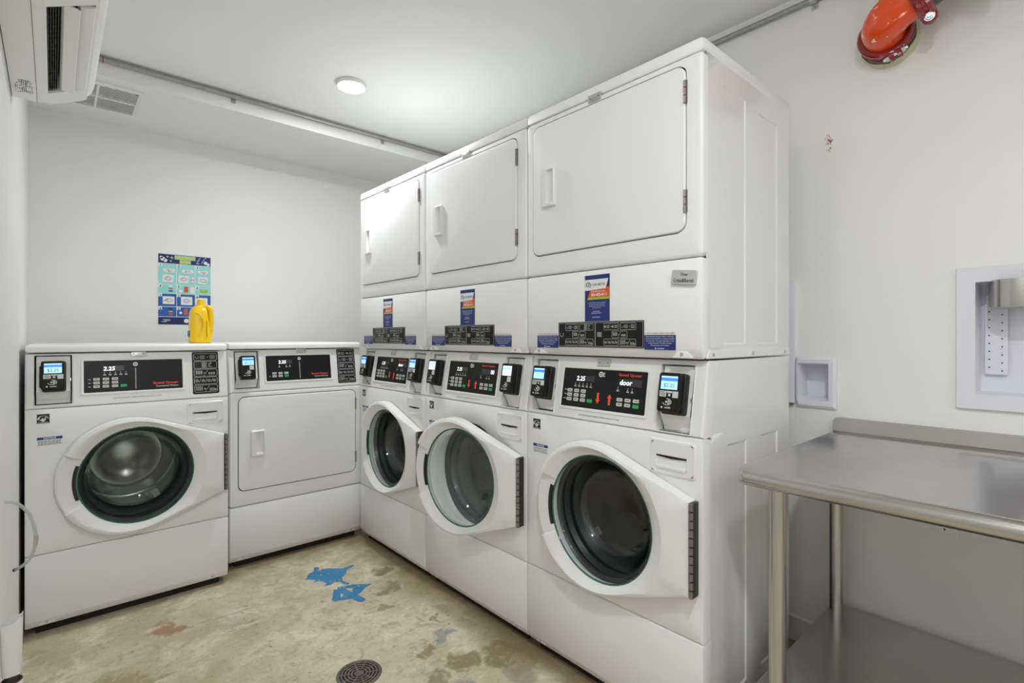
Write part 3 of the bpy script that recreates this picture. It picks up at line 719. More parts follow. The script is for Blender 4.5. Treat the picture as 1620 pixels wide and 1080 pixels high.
def tag_bracket(t, a, z, F=FR, n=0.0):
    g = G(); g.plate(F, a-.026, a+.026, z-.012, z+.012, n-.002, n+.003, .003, .001); o = g.make('lock_bracket', TAGMET, t)
    g = G()
    for k in (-.017, .017): g.lathe(F, (a+k, z), [(.0026, n+.003), (.0022, n+.0042), (.0005, n+.0042)], 8)
    g.make('rivet', flat('rivet_grey', (120, 118, 114)), o)

def lid(t, z0, z1, depth):
    g = G(); r = .014
    prof = [(depth, z0), (.003, z0), (.0, z0+.003), (.0, z1-r)]+[(r*(1-math.cos(R(k))), z1-r*(1-math.sin(R(k)))) for k in (25, 50, 75, 90)]+[(depth, z1)]
    g.extr(prof, 0, W, .010); return g.make('lid', ENAMEL, t)

def shell(t, z0, z1, depth, front=.02, name='cabinet', right_fields=(), right_strip=None):
    """sides, back and top of the cabinet; fields = shallow pressed panels on the right side (y0,y1,z0,z1)"""
    g = G()
    FRt = Frame((W-.002, 0, 0), (0, 1, 0), (0, 0, 1))      # right side, out = +X
    g.insets(FRt, front, depth, z0, z1, 0, [(f[0], f[1], f[2], f[3], .004, .005, True) for f in right_fields])
    g.face([(.002, front, z0), (.002, depth, z0), (.002, depth, z1), (.002, front, z1)])
    g.face([(.002, depth, z0), (W-.002, depth, z0), (W-.002, depth, z1), (.002, depth, z1)])
    g.face([(.002, front, z1), (W-.002, front, z1), (W-.002, depth, z1), (.002, depth, z1)])
    g.face([(.002, front, z0), (W-.002, front, z0), (W-.002, depth, z0), (.002, depth, z0)])
    o = g.make(name, ENAMEL_GLOSS, t); return o

def dryer_door(t, a0, a1, b0, b1, handle, lift=.004):
    """square dryer door with rolled corners, recessed pull and two hinges"""
    g = G(); g.plate(FR, a0, a1, b0, b1, -.015, lift, .028, .004, 6); d = g.make('dryer_door', ENAMEL, t)
    h0, h1, v0, v1 = handle; n = lift
    g = G()
    o = rrect(h0, h1, v0, v1, .006, 4); s0, s1, q0, q1 = h0+.024, h1-.007, v0+.012, v1-.007
    q = rrect(s0, s1, q0, q1, .005, 4)
    ins = rrect(h0+.004, h1-.004, v0+.004, v1-.004, .005, 4)
    g.loft([[FR(a, b, n) for a, b in o], [FR(a, b, n+.009) for a, b in rrect(h0+.001, h1-.001, v0+.001, v1-.001, .006, 4)], [FR(a, b, n+.012) for a, b in ins], [FR(a, b, n+.012) for a, b in q], [FR(a, b, n+.0008) for a, b in rrect(s0+.003, s1-.001, q0+.006, q1-.001, .004, 4)]], cap1=True)
    g.make('pull_handle', PLASTIC, d)
    for zc_ in (b1-.075, b0+.082):
        g = G()
        for i in range(3): g.tube([FR(a1+.0005, zc_-.031+.021*i, lift+.001), FR(a1+.0005, zc_-.012+.021*i, lift+.001)], .0042, 8)
        g.prism(FR, rrect(a1-.001, a1+.006, zc_-.031, zc_+.031), -.006, lift-.002); g.make('hinge', HINGE, d)
    return d

def stack_unit(k, ang, left, right, rd, label):
    """washer below, dryer above, one cabinet"""
    d0, x = .6812, 1.2932
    t = empty('stacked_washer_dryer', (x, d0+.686*k+.6845, 0), R(-90))
    tag(t, label, 'washer dryer', 'stacked washer dryers along the right side')
    D = .597
    shell(t, .034, .866, D, right_fields=((.140, .268, .10, .826), (.368, .500, .10, .826)), name='washer_cabinet')
    # console sides
    g = G(); g.extr([(.042, .864), (.006, .864), (.040, 1.068), (D, 1.068), (D, .864)], .0025, W-.0025, .003)
    # keep the pockets open: the block starts behind them
    g = G(); zz = [(.06, .866), (D, .866), (D, 1.068), (.075, 1.068)]
    g.loft([[(xx, y, z) for y, z in zz] for xx in (.002, W-.002)], True, True); g.make('console_body', ENAMEL_GLOSS, t)
    for xx in (.0022, W-.0022):
        g = G(); g.face([(xx, .004, .866), (xx, .08, .866), (xx, .08, 1.068), (xx, .039, 1.068)]); g.make('console_cheek', ENAMEL_GLOSS, t)
    washer_lower(t, depth=D, ang=ang)
    controls(t, 'stack', [(.024, .130, .873, 1.054), (.539, .644, .866, 1.055)], (.163, .496, .901, 1.028), left, right)
    card_reader(t, .024, .130, .873, 1.054, 'L', *rd[0]); card_reader(t, .539, .644, .866, 1.055, 'R', *rd[1])
    tag_bracket(t, .329, S_(1.050), FS)
    # dryer
    shell(t, 1.073, 1.906, D, right_fields=((.120, .262, 1.112, 1.845), (.352, .497, 1.112, 1.835)), name='dryer_cabinet')
    FRt = Frame((W-.002, 0, 0), (0, 1, 0), (0, 0, 1))
    g = G(); g.prism(FRt, [(.036, 1.097), (D-.004, 1.097), (D-.004, 1.075), (.02, 1.075)], 0, .003); js = g.make('joint_strip', ENAMEL, t)
    for a in (.054, .303, .552):
        g = G(); g.lathe(FRt, (a, 1.085), [(.0055, .003), (.005, .0055), (.0028, .006), (.0026, .0048), (.0005, .0048)], 10); g.make('screw', ZINC, js)
    g = G(); k_ = [(.452+.045*math.cos(R(a)), 1.158+.045*math.sin(R(a))) for a in range(-78, 50, 8)]
    for p, q in zip(k_, k_[1:]): g.line(FRt, p, q, .0022, -.0035)
    g.make('knockout_mark', PLASTIC, t)
    a0, a1, b0, b1 = .036, .632, 1.424, 1.880
    g = G(); g.plate_hole(FR, .001, W-.001, 1.352, 1.902, -.03, 0, .012, .009, rrect(a0-.0042, a1+.0042, b0-.0042, b1+.0042, .032, 6), .014); g.make('dryer_front', ENAMEL, t)
    g = G(); g.rect(FR, a0-.006, a1+.006, b0-.006, b1+.006, -.0138); g.make('door_gap', GAP, t)
    dryer_door(t, a0, a1, b0, b1, (.087, .151, 1.585, 1.720))
    lid(t, 1.904, 1.942, D+.004)
    tag_bracket(t, .316, 1.899, FR, .001)
    # middle panel with stickers
    g = G(); g.extr([(.05, 1.349), (.008, 1.349), (.002, 1.347), (0, 1.341), (0, 1.101), (.0025, 1.096), (.012, 1.076), (.016, 1.073), (.05, 1.073)], .001, W-.001, .009); mp = g.make('dryer_lower_panel', ENAMEL, t)
    for a in (.061, .619):
        g = G(); g.prism(FR, [(a-.030, 1.0765), (a-.010, 1.0965), (a+.010, 1.0965), (a+.030, 1.0765)], -.02, -.0028); g.make('screw_tab', ENAMEL, mp)
        g = G(); g.lathe(FR, (a, 1.0855), [(.0055, -.003), (.005, -.0008), (.0028, -.0003), (.0026, -.0015), (.0005, -.0015)], 10); g.make('screw', ZINC, mp)
    # pictogram strip
    a0, a1, b0, b1 = .158, .500, 1.100, 1.183; n = .0016
    g = G(); g.plate(FR, a0, a1, b0, b1, 0, .0012, .003, .0006); I = g.make('pictogram_panel', BLACK_GLOSS, t)
    ic = G(); ic.frame(FR, a0+.003, a1-.003, b0+.003, b1-.003, .0012, n); ic.rect(FR, .317, .3195, b0+.003, b1-.003, n)
    for ox, kinds in ((.190, (0, 1, 2, 3, 4)), (.352, (5, 0, 2, 3, 4))):
        w_ = .058
        for (i, j), kd in zip(((0, 2), (1, 2), (.5, 1), (0, 0), (1, 0)), kinds):
            aa = ox+i*.0625; bb = b0+.006+j*.0245; glyph_row(ic, FR, kd, aa, aa+w_, bb, bb+.022, n)
    glyph_tub(ic, FR, .174, 1.1415, .016, n); glyph_mach(ic, FR, .3355, 1.1415, .018, n); glyph_grid(ic, FR, .3355, 1.1415, .012, .013, 3, 3, n)
    ic.make('pictogram_print', P_GREY, I)
    # tall service sticker
    g = G(); g.rect(FR, .275, .375, 1.184, 1.332, .0006); s = g.make('service_sticker', P_NAVY, t); lab(s, 'tall navy service sticker with orange phone band')
    g = G(); g.poly(FR, [(.276, 1.283), (.360, 1.287), (.370, 1.318), (.276, 1.318)], .0010); w1 = g.make('sticker_white_band', P_PAPER, s)
    g = G(); g.poly(FR, [(.288, 1.258), (.375, 1.258), (.375, 1.292), (.362, 1.292), (.360, 1.2868), (.296, 1.2835)], .0009); g.make('sticker_orange_band', P_ORANGE, s)
    g = G(); g.poly(FR, [(.286, 1.2535), (.375, 1.2535), (.375, 1.260), (.2885, 1.260)], .0011); g.make('sticker_lime_band', P_LIME, s)
    text(FR, 'COIN METER', .3305, 1.297, .0080, flat('coin_grey', (92, 92, 96)), s, .0014, bold=.005, width=.056)
    g = G(); c_ = (.290, 1.3005)
    for a_ in range(-60, 210, 18): g.line(FR, (c_[0]+.0085*math.cos(R(a_)), c_[1]+.0085*math.sin(R(a_))), (c_[0]+.0085*math.cos(R(a_+18)), c_[1]+.0085*math.sin(R(a_+18))), .003, .0014)
    g.line(FR, (.288, 1.294), (.292, 1.304), .003, .0014); g.make('emblem', flat('emblem_grey', (78, 88, 96)), s)
    g = G(); g.line(FR, (.2975, 1.296), (.2965, 1.292), .003, .0014); g.make('emblem_leaf', P_LIME, s)
    text(FR, 'FOR SERVICE CALL:', .3315, 1.2765, .0052, P_WHITE, s, .0014, width=.058)
    text(FR, '503-452-4111', .3325, 1.2645, .0085, P_WHITE, s, .0014, bold=.03, width=.062)
    g = G()
    for z_, a_, b_, h_ in ((1.243, .289, .361, .0014), (1.2375, .293, .357, .0014), (1.232, .293, .359, .0014), (1.2265, .306, .340, .0014), (1.2155, .309, .337, .0022), (1.210, .303, .342, .0022), (1.197, .307, .338, .0024)):
        x_ = a_
        while x_ < b_:
            w_ = random.uniform(.003, .008); g.rect(FR, x_, min(b_, x_+w_), z_-h_/2, z_+h_/2, .0011); x_ += w_+.0012
    g.make('sticker_print', flat('print_pale_blue', (180, 196, 226)), s)
    # notice stickers either side
    for a_, b_, h in ((.055, .157, 1.0), (.501, .603, 1.0)):
        g = G(); g.rect(FR, a_, b_, 1.0965, 1.1485, .0005); s = g.make('card_notice_sticker', P_PAPER, t)
        g = G(); g.rect(FR, a_, b_, 1.0965, 1.1395, .0008); g.make('sticker_blue_field', P_NAVY, s)
        text(FR, 'NOTICE TO MOST CREDIT CARD USERS', (a_+b_)/2, 1.1420, .0042, flat('notice_orange', (205, 110, 60)), s, .0009, bold=.02, width=.092)
        q = G()
        for j, (ln, wd) in enumerate((('Please be aware that your debit or credit card', .092), ('may be pre-authorized for an amount exceeding', .094), ('your purchase. Your bank might place a hold', .090), ('on this amount for 72 hours or longer.', .078), ('We appreciate your business.', .060))):
            text(FR, ln, (a_+b_)/2, 1.1335-.0063*j, .0034, None, q, .0012, bold=.01, width=wd)
        q.poly(FR, circ((a_+b_)/2-.013, 1.1008, .0025, 8), .0012); q.rect(FR, (a_+b_)/2-.008, (a_+b_)/2+.014, 1.0998, 1.1018, .0012)
        q.make('lettering', flat('print_pale', (214, 220, 236)), s, recalc=False)
    return t

B_, P_ = 'blue', 'pale'
stack_unit(2, 0, '2.25', 'door', ((False, B_, True), (False, B_, True)), 'white stacked washer and dryer farthest away, in the corner beside the low dryer')
stack_unit(1, 8, '2.25', '00', ((False, P_, False), (False, P_, False)), 'white stacked washer and dryer in the middle, its round door standing ajar')
stack_unit(0, 0, '2.25', 'door', ((False, B_, True), (True, B_, True)), 'white stacked washer and dryer nearest the steel table, with a name badge stuck on')

# name badge on the nearest unit
t = empty('name_badge', (1.2932-.0004, .6812+.6845-.630, 1.297), R(-90)); tag(t, 'small silver name badge stuck to the nearest stacked dryer', 'name badge')
Fb = Frame((0, 0, 0), (math.cos(R(-6)), 0, math.sin(R(-6))), (-math.sin(R(-6)), 0, math.cos(R(-6))))
g = G(); g.plate(Fb, -.037, .037, -.020, .020, 0, .007, .004, .0015); g.make('badge_plate', mat('badge_silver', (.60, .60, .59), .3, metal=.5), t)
text(Fb, 'Omar', .002, .004, .0085, P_BLACK, t, .0074, bold=.01, width=.022); text(Fb, 'Crate&Barrel', 0, -.0135, .0100, P_BLACK, t, .0074, bold=.01, width=.060)

# single washer against the back wall
t = empty('front_load_washer', (-.080, 2.640, 0)); tag(t, 'white low front loading washer with round glass door beside the left wall', 'washer')
D = .70
shell(t, .034, .866, D, name='cabinet')
g = G(); zz = [(.06, .866), (D, .866), (D, 1.070), (.075, 1.070)]; g.loft([[(xx, y, z) for y, z in zz] for xx in (.002, W-.002)], True, True)
for xx in (.0022, W-.0022): g.face([(xx, .004, .866), (xx, .08, .866), (xx, .08, 1.070), (xx, .039, 1.070)])
g.make('console_body', ENAMEL, t)
washer_lower(t, spin=True, depth=D)
controls(t, 'washer', [(.026, .136, .875, 1.063)], (.171, .505, .911, 1.037))
card_reader(t, .026, .136, .875, 1.063, 'L', True, B_, True)
L_ = Frame((0, .012, 0), (1, 0, 0), (0, 0, 1)); g = lid(t, 1.0735, 1.104, D); g.location = (0, .018, 0)
tag_bracket(t, .350, S_(1.062), FS, .001)

# single dryer
t = empty('low_dryer', (.636, 2.762, 0)); tag(t, 'white low dryer with square door between the washer and the stacked machines', 'dryer')
shell(t, .034, .866, D, name='cabinet')
g = G(); g.loft([[(xx, y, z) for y, z in zz] for xx in (.002, W-.002)], True, True)
for xx in (.0022, W-.0022): g.face([(xx, .004, .866), (xx, .08, .866), (xx, .08, 1.070), (xx, .039, 1.070)])
g.make('console_body', ENAMEL, t)
a0, a1, b0, b1 = .040, .640, .379, .836
g = G(); g.plate_hole(FR, .001, W-.001, .304, .860, -.03, 0, .010, .007, rrect(a0-.0042, a1+.0042, b0-.0042, b1+.0042, .032, 6), .014); g.make('front_panel', ENAMEL, t)
g = G(); g.rect(FR, a0-.006, a1+.006, b0-.006, b1+.006, -.0138); g.make('door_gap', GAP, t)
dryer_door(t, a0, a1, b0, b1, (.092, .160, .540, .670))
g = G(); g.extr([(.05, .300), (.006, .300), (.0015, .298), (0, .294), (0, .062), (.002, .058), (.014, .036), (.018, .033), (.05, .033)], 0.0, W, .006); lp = g.make('lower_panel', ENAMEL, t)
lip_screws(lp)
g = G(); g.box(.03, W-.03, .04, D-.05, .0, .034); g.make('plinth', GAP, t)
controls(t, 'dryer', [(.026, .136, .880, 1.063)], (.171, .505, .909, 1.037))
card_reader(t, .026, .136, .880, 1.063, 'L', True, B_, False)
g = lid(t, 1.0735, 1.104, D); g.location = (0, .018, 0)
tag_bracket(t, .350, S_(1.062), FS, .001)

# ------------------------------------------------------------------ steel work table
t = empty('steel_work_table', (0, 0, 0)); tag(t, 'stainless steel work table with rolled front edge and lower shelf', 'table')
TZ, TX0, TX1, TY1, TY0 = .799, 1.300, 2.073, .600, -.62
def tprof(i, k):
    r = .0215; x = TX0+i
    p = [(TX1, TZ-.03), (TX1, TZ+.050-k), (TX1-.006, TZ+.052-k), (TX1-.012, TZ+.050-k), (TX1-.016, TZ+.006), (TX1-.024, TZ)]
    p += [(x+r-r*math.sin(R(a)), TZ-r+r*math.cos(R(a))) for a in (0, 22, 45, 67, 90, 112, 135, 157, 180)]
    p += [(x+r+.012, TZ-2*r), (x+r+.014, TZ-.030)]
    return p
g = G()
seq = [(TY0, .020, .01), (TY0+.006, .007, .003), (TY0+.02, 0, 0), (TY1-.02, 0, 0), (TY1-.006, .007, .003), (TY1, .020, .01)]
g.loft([[(x, y, z-(.004 if n in (0, 5) else 0)*0) for x, z in tprof(i, k)] for n, (y, i, k) in enumerate(seq)], True, True); g.make('table_top', STEEL, t, angle=40)
g = G(); g.loft([[(x, y, z) for x, y in rrect(1.352, 2.055, TY0+.04, .597, .012, 3)] for z in (.168, .198)]+[[(x, y, .201) for x, y in rrect(1.356, 2.051, TY0+.044, .593, .010, 3)]], True, True); g.make('shelf', STEEL, t)
for x, y in ((1.378, .526), (2.000, .573), (1.378, -.52), (2.000, -.52)):
    g = G(); g.tube([(x, y, .07), (x, y, .770)], .0205, 24); lg = g.make('leg', STEEL_LEG, t)
    g = G(); g.tube([(x, y, 0), (x, y, .004), (x, y, .02), (x, y, .07)], [.008, .012, .019, .0195], 20); g.make('foot', mat('foot_grey', (.12, .12, .12), .4), lg)
    g = G(); g.tube([(x, y, .150), (x, y, .168)], .0235, 24); g.make('collar', STEEL_LEG, lg)
    g = G(); g.tube([(x, y, .752), (x, y, .772)], .026, 24); g.make('socket', STEEL_LEG, lg)

# ------------------------------------------------------------------ right wall fittings
# recessed white wall box
t = empty('recessed_wall_box', (x1, -.0, 0)); tag(t, 'small white recessed wall box above the left end of the steel table', 'wall box')
F = Frame((0, 0, 0), (0, -1, 0), (0, 0, 1))
def recess(t, outer, inner, depth, lip, m, fw=.0, name='frame'):
    g = G(); seg = 3
    L = [[F(a, b, 0.0005) for a, b in rrect(*outer, .004, seg)], [F(a, b, lip*.6) for a, b in rrect(outer[0]+.001, outer[1]-.001, outer[2]+.001, outer[3]-.001, .004, seg)]]
    if fw: L += [[F(a, b, lip) for a, b in rrect(outer[0]+fw*.35, outer[1]-fw*.35, outer[2]+fw*.35, outer[3]-fw*.35, .004, seg)]]
    else: L += [[F(a, b, lip) for a, b in rrect(outer[0]+.002, outer[1]-.002, outer[2]+.002, outer[3]-.002, .004, seg)]]
    L += [[F(a, b, lip) for a, b in rrect(*inner, .003, seg)]] if not fw else [[F(a, b, lip*.95) for a, b in rrect(inner[0]-fw*.2, inner[1]+fw*.2, inner[2]-fw*.2, inner[3]+fw*.2, .004, seg)], [F(a, b, lip*.2) for a, b in rrect(*inner, .003, seg)]]
    L += [[F(a, b, -depth+.004) for a, b in rrect(inner[0]+.002, inner[1]-.002, inner[2]+.002, inner[3]-.002, .004, seg)], [F(a, b, -depth) for a, b in rrect(inner[0]+.006, inner[1]-.006, inner[2]+.006, inner[3]-.006, .004, seg)]]
    g.loft(L, cap1=True); return g.make(name, m, t)
recess(t, (-.724, -.590, .876, 1.062), BOX_IN, .08, .016, PLASTIC_COOL, .028)
# alcove with a spout at the frame's right side
t = empty('dispenser_alcove', (x1, 0, 0)); tag(t, 'white recessed dispenser alcove with steel spout above the table', 'dispenser')
recess(t, (-.269, .280, .916, 1.344), ALC_IN, .10, .012, PLASTIC_COOL)
g = G(); g.lathe(Frame((.02, -.128, 0), (1, 0, 0), (0, 1, 0)), (0, .256-.0), [(.001, 1.222), (.060, 1.222), (.064, 1.219), (.068, 1.2205), (.069, 1.226), (.069, 1.300)], 40); g.make('spout', STEEL_LEG, t)
# perforated back plate
pf = G(); hs = []
ps = G(); ps.plate(Frame((.090, 0, 0), (0, -1, 0), (0, 0, 1)), -.212, -.160, 1.018, 1.262, 0, .004, .004, .001); pp = ps.make('perforated_plate', PLASTIC_COOL, t)
Fp = Frame((.090, 0, 0), (0, -1, 0), (0, 0, 1))
for i, (a, zs_) in enumerate(((-.202, 1.236), (-.173, 1.226))):
    for j in range(9): pf.poly(Fp, circ(a, zs_-.0245*j, .0021, 8), .0046)
pf.make('perforation', GAP, pp)
# blank panel beside the box, half hidden by the machines
t = empty('wall_panel', (x1, 0, 0)); tag(t, 'flat white wall panel half hidden behind the nearest stacked machine', 'wall panel')
g = G(); g.plate(F, -1.10, -.7265, .888, 1.346, .0005, .014, .003, .002, back=True); g.make('cover', PLASTIC_COOL, t)
g = G(); g.prism(F, rrect(-1.08, -.735, .878, .888), .001, .012); g.make('lower_lip', flat('lip_grey', (120, 116, 110)), t)
# outlet plate below the table
t = empty('outlet_plate', (x1, 0, 0)); tag(t, 'white outlet plate on the wall under the steel table top', 'outlet')
g = G(); g.plate(F, -.331, -.261, .519, .634, .0005, .006, .003, .002, back=True); op = g.make('plate', PLASTIC, t)
for zc_ in (.556, .597):
    g = G(); g.plate(F, -.313, -.279, zc_-.014, zc_+.014, .005, .0075, .012, .001); g.make('socket_face', PLASTIC, op)
g = G()
for zc_ in (.556, .597):
    for a in (-.303, -.290): g.rect(F, a-.001, a+.001, zc_-.002, zc_+.006, .0078)
g.poly(F, circ(-.296, .5765, .003, 8), .0064); g.poly(F, circ(-.296, .535, .0028, 8), .0064); g.make('slot', GAP, op)

# ------------------------------------------------------------------ conduits
def strap(parent, c, along, n, m=ZINC, r=.0118, tab=1):
    """two-piece strap round a conduit: c centre, along the pipe direction, n away from the wall"""
    al = Vector(along); n = Vector(n); s = al.cross(n).normalized()*tab
    g = G(); loops = []
    for k in (-.011, .011):
        p = [Vector(c)+al*k+n*(math.sin(R(a))*(r+.0012))+s*(math.cos(R(a))*(r+.0012)) for a in range(-90, 271-90, 15)]
        loops.append(p)
    g.loft(loops, closed=False)
    base = Vector(c)-n*(r)
    q = [base+s*r*.7-al*.011, base+s*r*.7+al*.011, base+s*(r+.020)+al*.011, base+s*(r+.020)-al*.011]
    g.loft([[x+n*.0005 for x in q], [x+n*.003 for x in q]], True, True); o = g.make('strap', m, parent)
    sc_ = base+s*(r+.011)
    g = G(); Fx = Frame(sc_, al, n.cross(al)); g.lathe(Fx, (0, 0), [(.0045, .003), (.004, .006), (.0005, .006)], 8) if (Fx.n-n).length < .1 else g.lathe(Frame(sc_, n.cross(al), al), (0, 0), [(.0045, .003), (.004, .006), (.0005, .006)], 8)
    g.make('strap_screw', GALV, o)
t = empty('wall_conduit', (x1, .9, 2.36)); tag(t, 'grey metal conduit running along the top of the right wall', 'conduit')
g = G(); g.tube([(-.0115, 2.95-.9+.0, 0), (-.0115, -1.6-.9, 0)], .0112, 14); g.make('pipe', GALV, t)
for y in (.662, 1.9, -.6): strap(t, (-.0115, y-.9, 0), (0, 1, 0), (-1, 0, 0), tab=1 if Vector((0, 1, 0)).cross(Vector((-1, 0, 0))).z < 0 else -1)
t = empty('soffit_conduit', (1.0, SOF_Y, 2.383)); tag(t, 'thin grey metal conduit running along the soffit below the ceiling', 'conduit')
g = G(); g.tube([(-1.09, -.0115, 0), (1.06, -.0115, 0)], .0108, 14); g.make('pipe', GALV, t)
for xx in (.70, 1.55): strap(t, (xx-1.0, -.0115, 0), (1, 0, 0), (0, -1, 0), GALV, .0112, tab=1 if Vector((1, 0, 0)).cross(Vector((0, -1, 0))).z < 0 else -1)
g = G(); g.tube([(-.835, -.0115, 0), (-.831, -.0115, 0)], .0128, 14); g.make('coupling', flat('red_tape', (150, 60, 50)), t)

# ------------------------------------------------------------------ fire sprinkler pipe
PZ, PY = 2.118, .437
RED = mat('dark_red_paint', lin(140, 22, 24), 0.22, coat=.6, var=(25, .25))
def orange_paint():
    m = bpy.data.materials.new('orange_red_chipped_paint'); nt, N, L, b = nodes_of(m)
    tc = N.new('ShaderNodeTexCoord'); n1 = N.new('ShaderNodeTexNoise'); n1.inputs['Scale'].default_value = 40; n1.inputs['Detail'].default_value = 4; n1.inputs['Roughness'].default_value = .55
    L.new(tc.outputs['Object'], n1.inputs['Vector'])
    r = N.new('ShaderNodeValToRGB'); e = r.color_ramp.elements; e[0].position = .640; e[0].color = (*lin(236, 76, 8), 1); e[1].position = .650; e[1].color = (*lin(232, 226, 214), 1)
    L.new(n1.outputs['Fac'], r.inputs['Fac']); L.new(r.outputs['Color'], b.inputs['Base Color']); setp(b, rough=.2, coat=.35, coat_rough=.04)
    return m
ORANGE = orange_paint()
t = empty('sprinkler_pipe', (x1, PY, PZ)); tag(t, 'red and orange sprinkler pipe elbow coming out of the right wall near the ceiling', 'pipe')
pr = .057
# stub from the wall (-X), elbow, run towards -Y
g = G(); g.tube([(-.0005, 0, 0), (-.02, 0, 0), (-.055, 0, 0)], pr, 32); g.make('wall_stub', BLACK, t)
el = []; rad = .075; cx_ = -.072
pts = [(cx_+.02, 0, 0)]
for k in range(0, 91, 9): pts.append((cx_-.0-rad*math.sin(R(k)), -rad*(1-math.cos(R(k))), 0))
pts.append((cx_-rad, -rad-.012, 0))
TILT = R(21)
rt = lambda p: (p[0], p[1]*math.cos(TILT), -p[1]*math.sin(TILT)+p[2])
pts = [rt(p) for p in pts]
g = G(); g.tube(pts, pr+.003, 36); g.make('elbow', ORANGE, t, angle=50)
def coupling(c, ax, side, name='coupling', w=.042):
    """grooved coupling: two housings with bolt pads"""
    ax = Vector(ax).normalized(); up = Vector(side); up = (up-ax*up.dot(ax)).normalized(); c = Vector(c); sd = ax.cross(up)
    g = G(); L = []
    for n, r in ((-w/2, pr+.004), (-w/2, pr+.015), (-w/2+.006, pr+.020), (-.006, pr+.0205), (-.004, pr+.017), (.004, pr+.017), (.006, pr+.0205), (w/2-.006, pr+.020), (w/2, pr+.015), (w/2, pr+.004)):
        L.append([c+ax*n+(up*math.cos(2*math.pi*i/36)+sd*math.sin(2*math.pi*i/36))*r for i in range(36)])
    g.loft(L); o = g.make(name, RED, t)
    for s_ in (1, -1):
        q = c+up*s_*(pr+.020)
        g = G()
        for h in (-1, 1):
            L = []
            for k, rr in ((.004, .018), (.014, .0185), (.018, .014)):
                L.append([q+sd*h*k+(ax*math.cos(2*math.pi*i/16)*1.05+up*math.sin(2*math.pi*i/16))*rr for i in range(16)])
            g.loft(L, True, True)
        g.make('bolt_pad', RED, o)
        g = G(); g.tube([q+sd*-.034, q+sd*.034], .0055, 10)
        for h in (-1, 1):
            g.loft([[q+sd*h*k+(ax*math.cos(math.pi*i/3)+up*math.sin(math.pi*i/3))*.0105 for i in range(6)] for k in (.018, .027)], True, True)
            g.loft([[q+sd*h*k+(ax*math.cos(math.pi*i/8)+up*math.sin(math.pi*i/8))*.0135 for i in range(16)] for k in (.0165, .0185)], True, True)
        g.make('bolt', ZINC, o)
    return o
coupling((-.052, 0, 0), (1, 0, 0), (0, -.35, -1))
coupling(rt((cx_-rad, -rad-.030, 0)), rt((0, 1, 0)), (.25, 0, -1))
g = G(); g.tube([rt((cx_-rad, -rad-.02, 0)), rt((cx_-rad, -.56, 0))], pr, 32); g.make('run_pipe', mat('dark_grey_pipe', (.10, .105, .11), .35, metal=.6), t)
coupling(rt((cx_-rad, -.235, 0)), rt((0, 1, 0)), (.25, 0, -1), w=.04)
# torn tape collar where the pipe leaves the wall
g = G(); L = []
random.seed(3)
jag = [random.uniform(.6, 1.3) for i in range(28)]
for n, rr in ((.0, .082), (-.012, .080), (-.028, .077)):
    L.append([(n*(jag[i] if n < -.02 else 1), (rr+.004*(jag[i]-1))*math.cos(2*math.pi*i/28), (rr*1.02+.004*(jag[i]-1))*math.sin(2*math.pi*i/28)-.006) for i in range(28)])
g.loft(L); g.make('torn_tape', mat('cream_tape', lin(206, 200, 168), .5, var=(40, .15)), t, angle=15)

# ------------------------------------------------------------------ air conditioner on the left wall
t = empty('air_conditioner', (x0, 1.76, 1.87)); tag(t, 'white wall mounted air conditioner with open outlet vanes, high on the left wall', 'air conditioner')
Y0, Y1 = -.43, .462
prof = [(.002, .0), (.002, .295), (.150, .295), (.182, .285), (.196, .262), (.199, .13), (.196, .085), (.188, .062), (.178, .050)]
g = G()
def acp(i):
    cz = .15; return [(max(.002, d-i) if d > .01 else d, z+(i*.5 if z < .06 else (-i if z > .25 else 0))) for d, z in prof]+[(.080, .004+i*.5), (.058, .0+i*.5)]
for y, i in ():
    pass
seq = [(Y0, .040), (Y0+.005, .022), (Y0+.016, .008), (Y0+.04, 0)]; seq2 = [(Y1-.04, 0), (Y1-.016, .008), (Y1-.005, .022), (Y1, .040)]
full = lambda y, i: [(d, y, z) for d, z in acp(i)]
body = [full(y, i) for y, i in seq+seq2]
# body skin without the outlet facet (between index 8 and 9)
ids = [g.add(l) for l in body]; n_ = len(ids[0])
for A, Bq in zip(ids, ids[1:]):
    for i in range(n_):
        j = (i+1) % n_
        if i == 8: continue
        g.f.append([A[i], A[j], Bq[j], Bq[i]])
g.f.append(list(reversed(ids[0]))); g.f.append(ids[-1])
# outlet facet with opening
dn = Vector((.178-.080, 0, .050-.004)); dl = dn.length
Fo = Frame((.080, 0, .004), (0, 1, 0), tuple(dn))     # a = y, b = outwards from wall
if Fo.n.z > 0: Fo = Frame((.080, 0, .004), (0, -1, 0), tuple(dn))
sgn = 1 if Fo.a.y > 0 else -1
oy = sorted((sgn*(1.560-1.76), sgn*(2.112-1.76)))
g.insets(Fo, Y0+.012, Y1-.012, 0, dl, 0, [(oy[0], oy[1], .004, dl-.008, .05, .004, False)])
for a, b in ((Y0, Y0+.012), (Y1-.012, Y1)): g.rect(Fo, a, b, .004, dl-.006, -.002)
acb = g.make('housing', AC_WHITE, t, angle=35)
g = G(); g.rect(Fo, oy[0], oy[1], .006, dl-.01, -.046); g.make('outlet_back', GAP, acb)
g = G()
for k in range(5): g.prism(Fo, rrect(oy[0]+.002, oy[1]-.002, .009+.0052*k, .0099+.0052*k), -.04, -.006)
k = oy[0]+.02
while k < oy[1]: g.prism(Fo, rrect(k, k+.0012, .005, .03), -.04, -.010); k += .026
g.make('outlet_grille', mat('grille_dark', (.05, .05, .055), .4), acb)
g = G(); g.loft([[Fo(a, b, n) for b, n in ((.038, -.012), (.040, -.004), (.064, .010), (.066, .0095), (.060, .003), (.041, -.012))] for a in (oy[0]+.004, oy[1]-.004)], True, True); g.make('vane', AC_WHITE, t)
